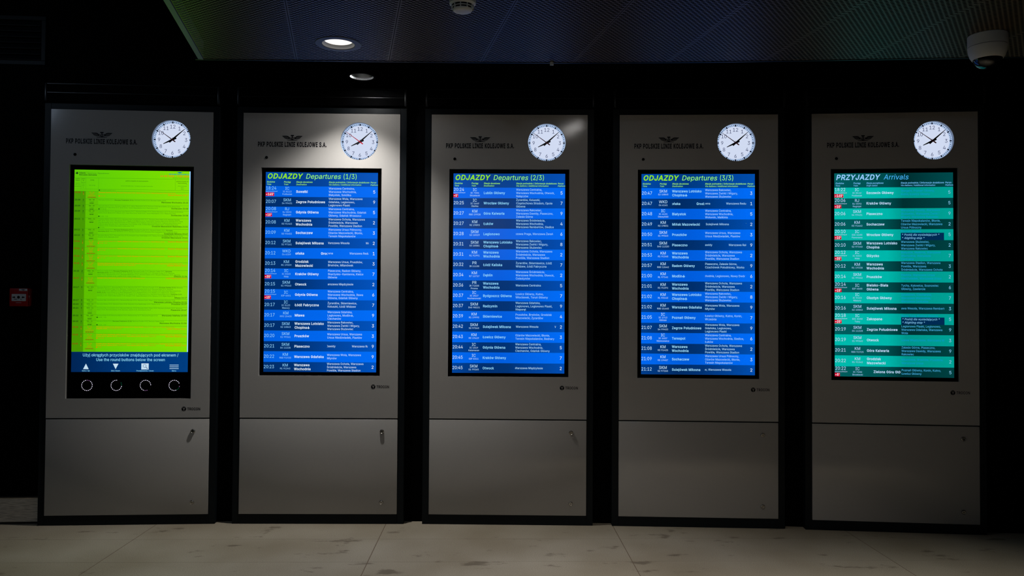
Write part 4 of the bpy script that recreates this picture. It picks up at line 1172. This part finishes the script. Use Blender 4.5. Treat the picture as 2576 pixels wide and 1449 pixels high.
def green_screen(disp):
    top, bot = 2.5045, 1.0725
    to = page(top, bot, SCR_Y)
    tx = page(top, bot, SCR_Y - 0.0005)
    rm = [(0, (92, 196, 0)), (.25, (98, 206, 0)), (.6, (112, 216, 0)), (1, (130, 224, 0))]  # viewing-angle falloff painted into the green, brighter to the right
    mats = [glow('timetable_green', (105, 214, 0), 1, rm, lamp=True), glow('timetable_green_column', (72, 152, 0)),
            glow('timetable_ink', (14, 62, 10)), glow('timetable_ink_faint', (46, 130, 14)), glow('timetable_line', (58, 150, 12)),
            glow('timetable_red', (196, 96, 10)), glow('timetable_red_bold', (222, 118, 0)), glow('timetable_cyan', (0, 118, 150)),
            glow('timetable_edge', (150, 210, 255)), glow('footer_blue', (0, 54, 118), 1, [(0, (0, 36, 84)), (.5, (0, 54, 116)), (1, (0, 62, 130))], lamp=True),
            glow('footer_text', (140, 218, 248)), glow('footer_icon', (196, 222, 240)), glow('timetable_orange', (236, 96, 20)),
            glow('timetable_red_dark', (140, 40, 10)), glow('timetable_middle', (94, 192, 0))]
    h = MB()
    rect(h, to, 0, 0, 1070, 203, 0)
    rect(h, to, 1070, 0, 1080, 203, 8)
    # small tram sign, heading, company name and validity
    disc(h, tx, 24, 34, 9, 2, 16)
    rect(h, tx, 10, 30, 34, 37, 2)
    rect(h, tx, 18, 22, 34, 25, 2)
    text(h, tx, 'Odjazdy', 42, 36, 12, 2, 30, 0, 1, 'L', 62)
    text(h, tx, '/ Departures / Відправлення', 110, 37, 11, 3, 8, 0, 1, 'L', 210)
    text(h, tx, 'Warszawa Zachodnia', 42, 54, 12, 2, 30, 0, 1, 'L', 165)
    poly(h, tx, [(952, 8), (975, 9), (977, 5), (981, 5), (983, 9), (1004, 8), (994, 16), (983, 20), (975, 20), (964, 16)], 7)
    text(h, tx, 'PKP POLSKIE LINIE KOLEJOWE S.A.', 1068, 35, 10, 7, 40, 0, 1, 'R', 190)
    text(h, tx, '14 XII 2025 - 7 III 2026', 1068, 57, 16, 12, 26, 0, 1, 'R', 272)
    text(h, tx, 'Aktualizacja wg stanu na 15 I 2026', 1068, 68, 6, 3, 14, 0, 1, 'R', 155)
    for x in (62, 106, 223, 937):
        rect(h, tx, x, 76, x + 1.6, 183, 4)
    for y in (76, 183):
        rect(h, tx, 0, y, 1070, y + 2, 4)
    for x, y, s in ((31, 90, 'godzina'), (31, 105, 'odjazdu'), (84, 90, 'peron'), (84, 105, 'tor'), (165, 100, 'pociąg'),
                    (580, 104, 'godziny przyjazdów do stacji pośrednich'), (1004, 102, 'godzina przyjazdu do'), (1004, 118, 'stacji docelowej')):
        text(h, tx, s, x, y, 8, 2, 14, 0, .95, 'C')
    for x, y, s in ((31, 131, 'departure'), (31, 147, 'time / czas'), (31, 162, 'відправлення'), (84, 124, 'platform'), (84, 139, 'track'),
                    (84, 155, 'peron'), (84, 170, 'tor'), (165, 150, 'train / pociąg'), (580, 152, 'arrival at intermediate stops - the departure is possible minutes earlier'),
                    (1004, 146, 'arrival at destination'), (1004, 162, 'station'), (1004, 177, 'stacja')):
        text(h, tx, s, x, y, 6.5, 3, 14, 0, .95, 'C')
    rect(h, tx, 226, 188, 238, 198, 2)
    text(h, tx, '15-20 XII 24 28 XII 7 II 6 I', 242, 197, 8, 3, 6, 0, .9)
    h.build('timetable_header', mats, disp)
    rows = [r.split('|') for r in GREEN.strip().split('\n')]
    for k, r in enumerate(rows):
        y0 = float(r[0])
        y1 = float(rows[k + 1][0]) if k + 1 < len(rows) else 1729
        red = r[4] == 'r'
        ink, faint, bold = (5, 5, 6) if red else (2, 3, 2)
        b = MB()
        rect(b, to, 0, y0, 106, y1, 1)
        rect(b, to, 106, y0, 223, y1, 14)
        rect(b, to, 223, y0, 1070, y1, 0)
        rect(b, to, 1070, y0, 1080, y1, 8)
        rect(b, tx, 0, y0, 1070, y0 + 2, 4)
        text(b, tx, r[1], 6, y0 + 19, 13.5, 13 if red else 2, 34, 0, 1, 'L', 53)
        text(b, tx, r[2], 86, y0 + 19, 13.5, 13 if red else 2, 30, 0, 1, 'C')
        text(b, tx, r[3], 86, y0 + 35, 12, 5 if red else 3, 10, 0, 1, 'C')
        for n, s in enumerate(r[5].split(';')):
            if n == 3 or (not red and n == 2 and s == ''):
                # row of little carriage-service signs
                w0 = 78 if red else 40
                for q in range(9 if red else 5):
                    x = 164 - w0 / 2 + q * w0 / (9 if red else 5)
                    rect(b, tx, x, y0 + 16 + 16 * n - 8, x + w0 / (9 if red else 5) - 2.5, y0 + 16 + 16 * n - (0 if q % 2 else 1.5), 13 if red else 2)
            else:
                text(b, tx, s, 164, y0 + 16 + 16 * n, 9.5, faint if n else (5 if red else 2), 8 if n else 16, 0, .95, 'C')
        on = False
        for n, ln in enumerate(r[6].split('/')):
            x = 226
            y = y0 + 16 + 16.0 * n
            segs = []
            on = False
            for q, s in enumerate(ln.split('*')):
                if q:
                    on = not on
                if s:
                    segs.append((s, on))
            tot = sum(width(s, 9.6, 16 if o_ else 4, .9) for s, o_ in segs)
            lim = 680 if (r[9] == '0' and n == 0) else 832
            sc = min(1.0, lim / tot)
            for s, o_ in segs:
                x = text(b, tx, s, x, y, 9.6, bold if o_ else faint, 16 if o_ else 4, 0, .9 * sc)
        dy = y0 + (18.5 if int(r[9]) else 16) + 16.0 * int(r[9])
        text(b, tx, r[8], 1063, min(dy, y1 - 3), 13.5, 6 if red else 2, 16, 0, .95, 'R')
        if r[10]:
            yy = min(y0 + 17 + 16.0 * (int(r[7]) + (1 if r[9] != '0' and int(r[9]) >= int(r[7]) else 0)), y1 - 5)
            rect(b, tx, 226, yy - 9, 237, yy + 1, bold)
            text(b, tx, r[10], 241, yy, 8.5, faint, 6, 0, .95)
        b.build('timetable_row', mats, disp)
    f = MB()
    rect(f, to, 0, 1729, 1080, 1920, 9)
    text(f, tx, 'Użyj okrągłych przycisków znajdujących pod ekranem /', 104, 1772, 27, 10, 8, 0, 1, 'L', 888)
    text(f, tx, 'Use the round buttons below the screen', 228, 1816, 27, 10, 8, 0, 1, 'L', 640)
    poly(f, tx, [(136, 1841), (162, 1893), (110, 1893)], 11)
    poly(f, tx, [(384, 1841), (436, 1841), (410, 1893)], 11)
    rect(f, tx, 648, 1838, 716, 1896, 11)
    for q in range(20):
        a0, a1 = 2 * math.pi * q / 20, 2 * math.pi * (q + 1) / 20
        tz = page(top, bot, SCR_Y - 0.001)
        f.face([tz(679 + 13 * math.cos(a0), 1862 - 13 * math.sin(a0)), tz(679 + 16 * math.cos(a0), 1862 - 16 * math.sin(a0)),
                tz(679 + 16 * math.cos(a1), 1862 - 16 * math.sin(a1)), tz(679 + 13 * math.cos(a1), 1862 - 13 * math.sin(a1))], 9)
    poly(f, page(top, bot, SCR_Y - 0.001), [(688, 1873), (691, 1870), (708, 1887), (704, 1891)], 9)
    for y in (1851, 1868, 1885):
        rect(f, tx, 910, y, 995, y + 5, 11)
    for x, s in ((136, 'Góra / Up'), (410, 'Dół / Down'), (683, 'Powiększenie / Zoom'), (952, 'Menu')):
        text(f, tx, s, x, 1914, 12, 10, 6, 0, .95, 'C')
    f.build('screen_footer', mats, disp)
    # four round buttons ringed with little lamps
    for n, x in enumerate((-.2905, -.0895, .111, .310)):
        b = MB()
        z = .9785
        b.lathe([(.043, 0), (.043, .0008), (.042, .0012), (.030, .0012), (.028, .0004), (0, .0004)], 32, 0,
                Matrix.Translation((x, .0175, z)) @ Matrix.Rotation(math.pi / 2, 4, 'X'))
        for q in range(18):
            a0 = 2 * math.pi * (q + .1) / 18
            a1 = 2 * math.pi * (q + .62) / 18
            deg = math.degrees(a0)
            gap = {0: (50, 100), 1: (-5, 75), 2: (250, 345), 3: (300, 372)}[n]
            d = (deg - gap[0]) % 360
            mi = 1 if d > (gap[1] - gap[0]) else (3 if n in (1, 3) and d < 40 else 2 if d < 45 else 0)
            b.face([(x + r_ * math.cos(t_), .0155, z + r_ * math.sin(t_)) for r_, t_ in
                    ((.0345, a0), (.0385, a0), (.0385, a1), (.0345, a1))], mi)
        b.build('round_button', [M['ledoff'], M['led'], M['ledpink'], M['ledgreen']], disp, True)

totem(0, 'leftmost grey totem with yellow-green timetable screen and four round buttons', .886, green_screen)
totem(1, 'grey totem washed by a ceiling spot, blue board headed ODJAZDY Departures (1/3)', 1.0505, dep_screen(1, ROWS2, BLUE2, 'board_one'))
totem(2, 'middle grey totem with blue board headed ODJAZDY Departures (2/3)', 1.0505, dep_screen(2, ROWS3, BLUE3, 'board_two'))
totem(3, 'grey totem with blue board headed ODJAZDY Departures (3/3)', 1.0505, dep_screen(3, ROWS4, BLUE4, 'board_three'))
totem(4, 'rightmost dim grey totem with teal board headed PRZYJAZDY Arrivals', 1.0505, arr_screen)

# ------------------------------------------------------------------ black housings above the totems
HLAB = ['black oblong housing on the wall above the yellow-green timetable totem',
        'black oblong housing on the wall above the spotlit departures totem',
        'black oblong housing on the wall above the middle departures totem',
        'black oblong housing above the departures totem next to the teal one',
        'black oblong housing on the wall above the teal arrivals totem']
for i in range(5):
    X, Y, a = TOTEMS[i]
    t = thing('overhead_housing', HLAB[i], 'housing', (X, Y, 2.985), a, 'black housings above the totems')
    b = MB()
    b.box(-.585, .592, -.012, .07, 0.0, .058, 0, .002, 1)
    b.box(-.585, .592, -.012, .07, .060, .122, 0, .002, 1)
    b.box(-.585, .592, -.0135, .05, .0575, .0605, 1)
    b.box(-.585, .592, -.0135, .05, .1205, .123, 1)
    b.build('housing_body', [M['hood'], M['edge']], t, True)
    for x0, x1 in ((-.601, -.585), (.592, .608)):
        c = MB()
        c.box(x0, x1, -.018, .072, -.003, .125, 0, .004, 2)
        c.build('end_cap', M['edge'], t, True)

# ------------------------------------------------------------------ recessed ceiling lamps
t = thing('downlight', 'bright recessed round lamp in the perforated ceiling', 'ceiling lamp', (DL1.x, DL1.y, CZ))
r = MB()
r.lathe([(.079, .0), (.082, -.004), (.112, -.003), (.114, 0.0), (.114, .004), (.079, .004)], 56)
r.build('trim_ring', M['rim'], t, True)
r = MB()
r.lathe([(.079, -.001), (.078, .008), (.070, .018), (.066, .020)], 56)
r.build('reflector', M['reflector'], t, True)
r = MB()
r.lathe([(.0695, .0165), (.05, .0145), (0, .0135)], 48)
r.build('lens', M['lens'], t, True)

t = thing('downlight', 'small recessed round lamp in the black ceiling just above the totems', 'ceiling lamp', (DL2[0], DL2[1], SOFZ))
r = MB()
r.lathe([(.079, .0), (.081, -.003), (.096, -.002), (.097, .0)], 56)
r.build('trim_ring', M['hood'], t, True)
r = MB()
r.lathe([(.079, -.001), (.0785, .003), (.0755, .011)], 56)
r.build('reflector', M['reflector'], t, True)
r = MB()
r.lathe([(.0755, .011), (.072, .022), (.068, .10), (.0, .102)], 56)
r.build('baffle', M['slot'], t, True)

# ------------------------------------------------------------------ smoke detector
t = thing('smoke_detector', 'white round smoke detector hanging from the perforated ceiling', 'smoke detector', (-0.217, 3.355, CZ))
b = MB()
b.lathe([(0.0, .0), (.056, 0), (.057, -.004), (.056, -.020), (.050, -.026), (.047, -.027)], 48)
b.build('base', M['white'], t, True)
b = MB()
b.lathe([(.045, -.024), (.040, -.045), (.036, -.046), (0, -.046)], 48)
b.build('chamber', M['slot'], t, True)
for k in range(10):
    c = MB()
    a = 2 * math.pi * (k + .3) / 10
    c.box(.037, .048, -.0018, .0018, -.046, -.025, 0, 0, 1, Matrix.Rotation(a, 4, 'Z'))
    c.build('rib', M['white'], t)
b = MB()
b.lathe([(.0465, -.034), (.0455, -.037), (.0435, -.037), (.0445, -.034), (.0465, -.034)], 48)
b.build('guard_ring', M['white'], t, True)
b = MB()
b.lathe([(.042, -.043), (.041, -.047), (.036, -.052), (.028, -.054), (0, -.055)], 48)
b.build('cap', M['white'], t, True)

# ------------------------------------------------------------------ dome camera
t = thing('dome_camera', 'white dome security camera with smoked glass under the ceiling at the right', 'security camera', (2.257, 3.765, CZ))
b = MB()
b.lathe([(0, 0), (.083, 0), (.085, -.002), (.085, -.052), (.084, -.053)], 64)
b.build('mount', M['greyplastic'], t, True)
b = MB()
b.lathe([(.083, -.054), (.0845, -.056), (.082, -.078), (.075, -.100), (.066, -.114), (.062, -.115)], 64)
b.build('body', M['greyplastic'], t, True)
b = MB()
b.lathe([(.083, -.0525), (.083, -.0545)], 64)
b.build('seam', M['slot'], t, True)
b = MB()
b.lathe([(.063 * math.cos(math.radians(k)), -.110 - .048 * math.sin(math.radians(k))) for k in range(0, 91, 9)], 48)
b.build('dome', M['dome'], t, True)

# small clip hanging on the far edge of the perforated ceiling
b = MB()
b.box(-.010, .010, -.004, .004, -.012, .004, 0, .0015, 1)
b.box(-.006, .006, -.002, .012, -.004, .016, 0, .001, 1)
c = b.build('edge_clip', M['white'])
c.location = (0.205, edge_y(0.205) - 0.004, CZ - 0.004)
c['label'] = 'tiny pale clip hanging from the far edge of the perforated ceiling'
c['category'] = 'clip'

# ------------------------------------------------------------------ fire alarm call point on the left wall
cx, cy = local(0, -.772, WB)
t = thing('fire_alarm_call_point', 'small red fire alarm call point on the black wall at the far left', 'fire alarm', (cx, cy, 1.597), A0)
b = MB()
b.box(-.064, .064, -.050, -.001, -.0635, .0635, 0, .006, 3)
b.build('housing', M['red'], t, True)
b = MB()
b.box(-.068, -.0, -.03, -.001, -.060, .060, 0, .004, 2)
b.box(0, .068, -.03, -.001, -.060, .060, 0, .004, 2)
b.build('back_box', M['red'], t, True)
o = lambda u, v: (u * .001, -.0506, -v * .001)
b = MB()
b.box(-.047, .051, -.0525, -.049, -.027, .023, 0, .002, 1)
win = b.build('press_panel', M['callwhite'], t, True)
o = lambda u, v: (u * .001, -.0528, -v * .001)
b = MB()
disc(b, o, 1, 0, 10, 0, 24)
for s in (-1, 1):
    poly(b, o, [(1 + s * x, y) for x, y in ((-41, -4), (-30, -4), (-30, -9), (-20, 0), (-30, 9), (-30, 4), (-41, 4))])
b.build('press_symbol', M['ink'], win)
b = MB()
poly(b, o, [(-28, 10), (-10, 10), (-9, 18), (-29, 18)])
poly(b, o, [(13, 9), (22, 12), (24, 18), (14, 18)])
b.build('print', material('grey_print', (120, 122, 124), .6), win)
b = MB()
b.box(.003, .059, -.0525, -.049, .045, .060, 0, .001, 1)
lb = b.build('label_strip', M['callwhite'], t)
o = lambda u, v: (u * .001, -.0528, -v * .001)
b = MB()
for k, (w_, h_) in enumerate(((1.5, 8), (4, 7), (3, 8), (4.5, 8), (1.5, 8), (3.5, 7))):
    rect(b, o, 17 + 5 * k, -56.5, 17 + 5 * k + w_, -56.5 + h_)
b.build('label_lettering', M['ink'], lb)
b = MB()
for k in range(8):
    rect(b, o, -17 + 4.6 * k, 37, -17 + 4.6 * k + 3.6, 40)
for v in range(len(b.v)):
    b.v[v] = (b.v[v][0], -.0503, b.v[v][2])
b.build('lettering', M['callwhite'], t)
b = MB()
for z in (-.006, .002, .010):
    b.box(.0635, .0675, -.04, -.03, z, z + .005, 0, .001, 1)
b.build('test_key_slot', M['reflector'], t)

# ------------------------------------------------------------------ louvred vent high on the left wall
cx, cy = local(0, -.80, WB)
t = thing('ventilation_grille', 'dark louvred ventilation grille high on the black wall at far left', 'vent', (cx, cy, 3.43), A0)
b = MB()
for x0, x1, z0, z1 in ((-.20, .165, -.175, -.145), (-.20, .165, .145, .175), (.135, .165, -.145, .145), (-.20, -.17, -.145, .145)):
    b.box(x0, x1, -.022, -.001, z0, z1, 0, .002, 1)
b.build('frame', M['black'], t)
for k in range(7):
    s = MB()
    s.box(-.17, .135, -.003, .003, -.022, .022, 0, .001, 1,
          Matrix.Translation((0, -.013, -.125 + k * .041)) @ Matrix.Rotation(math.radians(-38), 4, 'X'))
    s.build('louvre', M['black'], t)
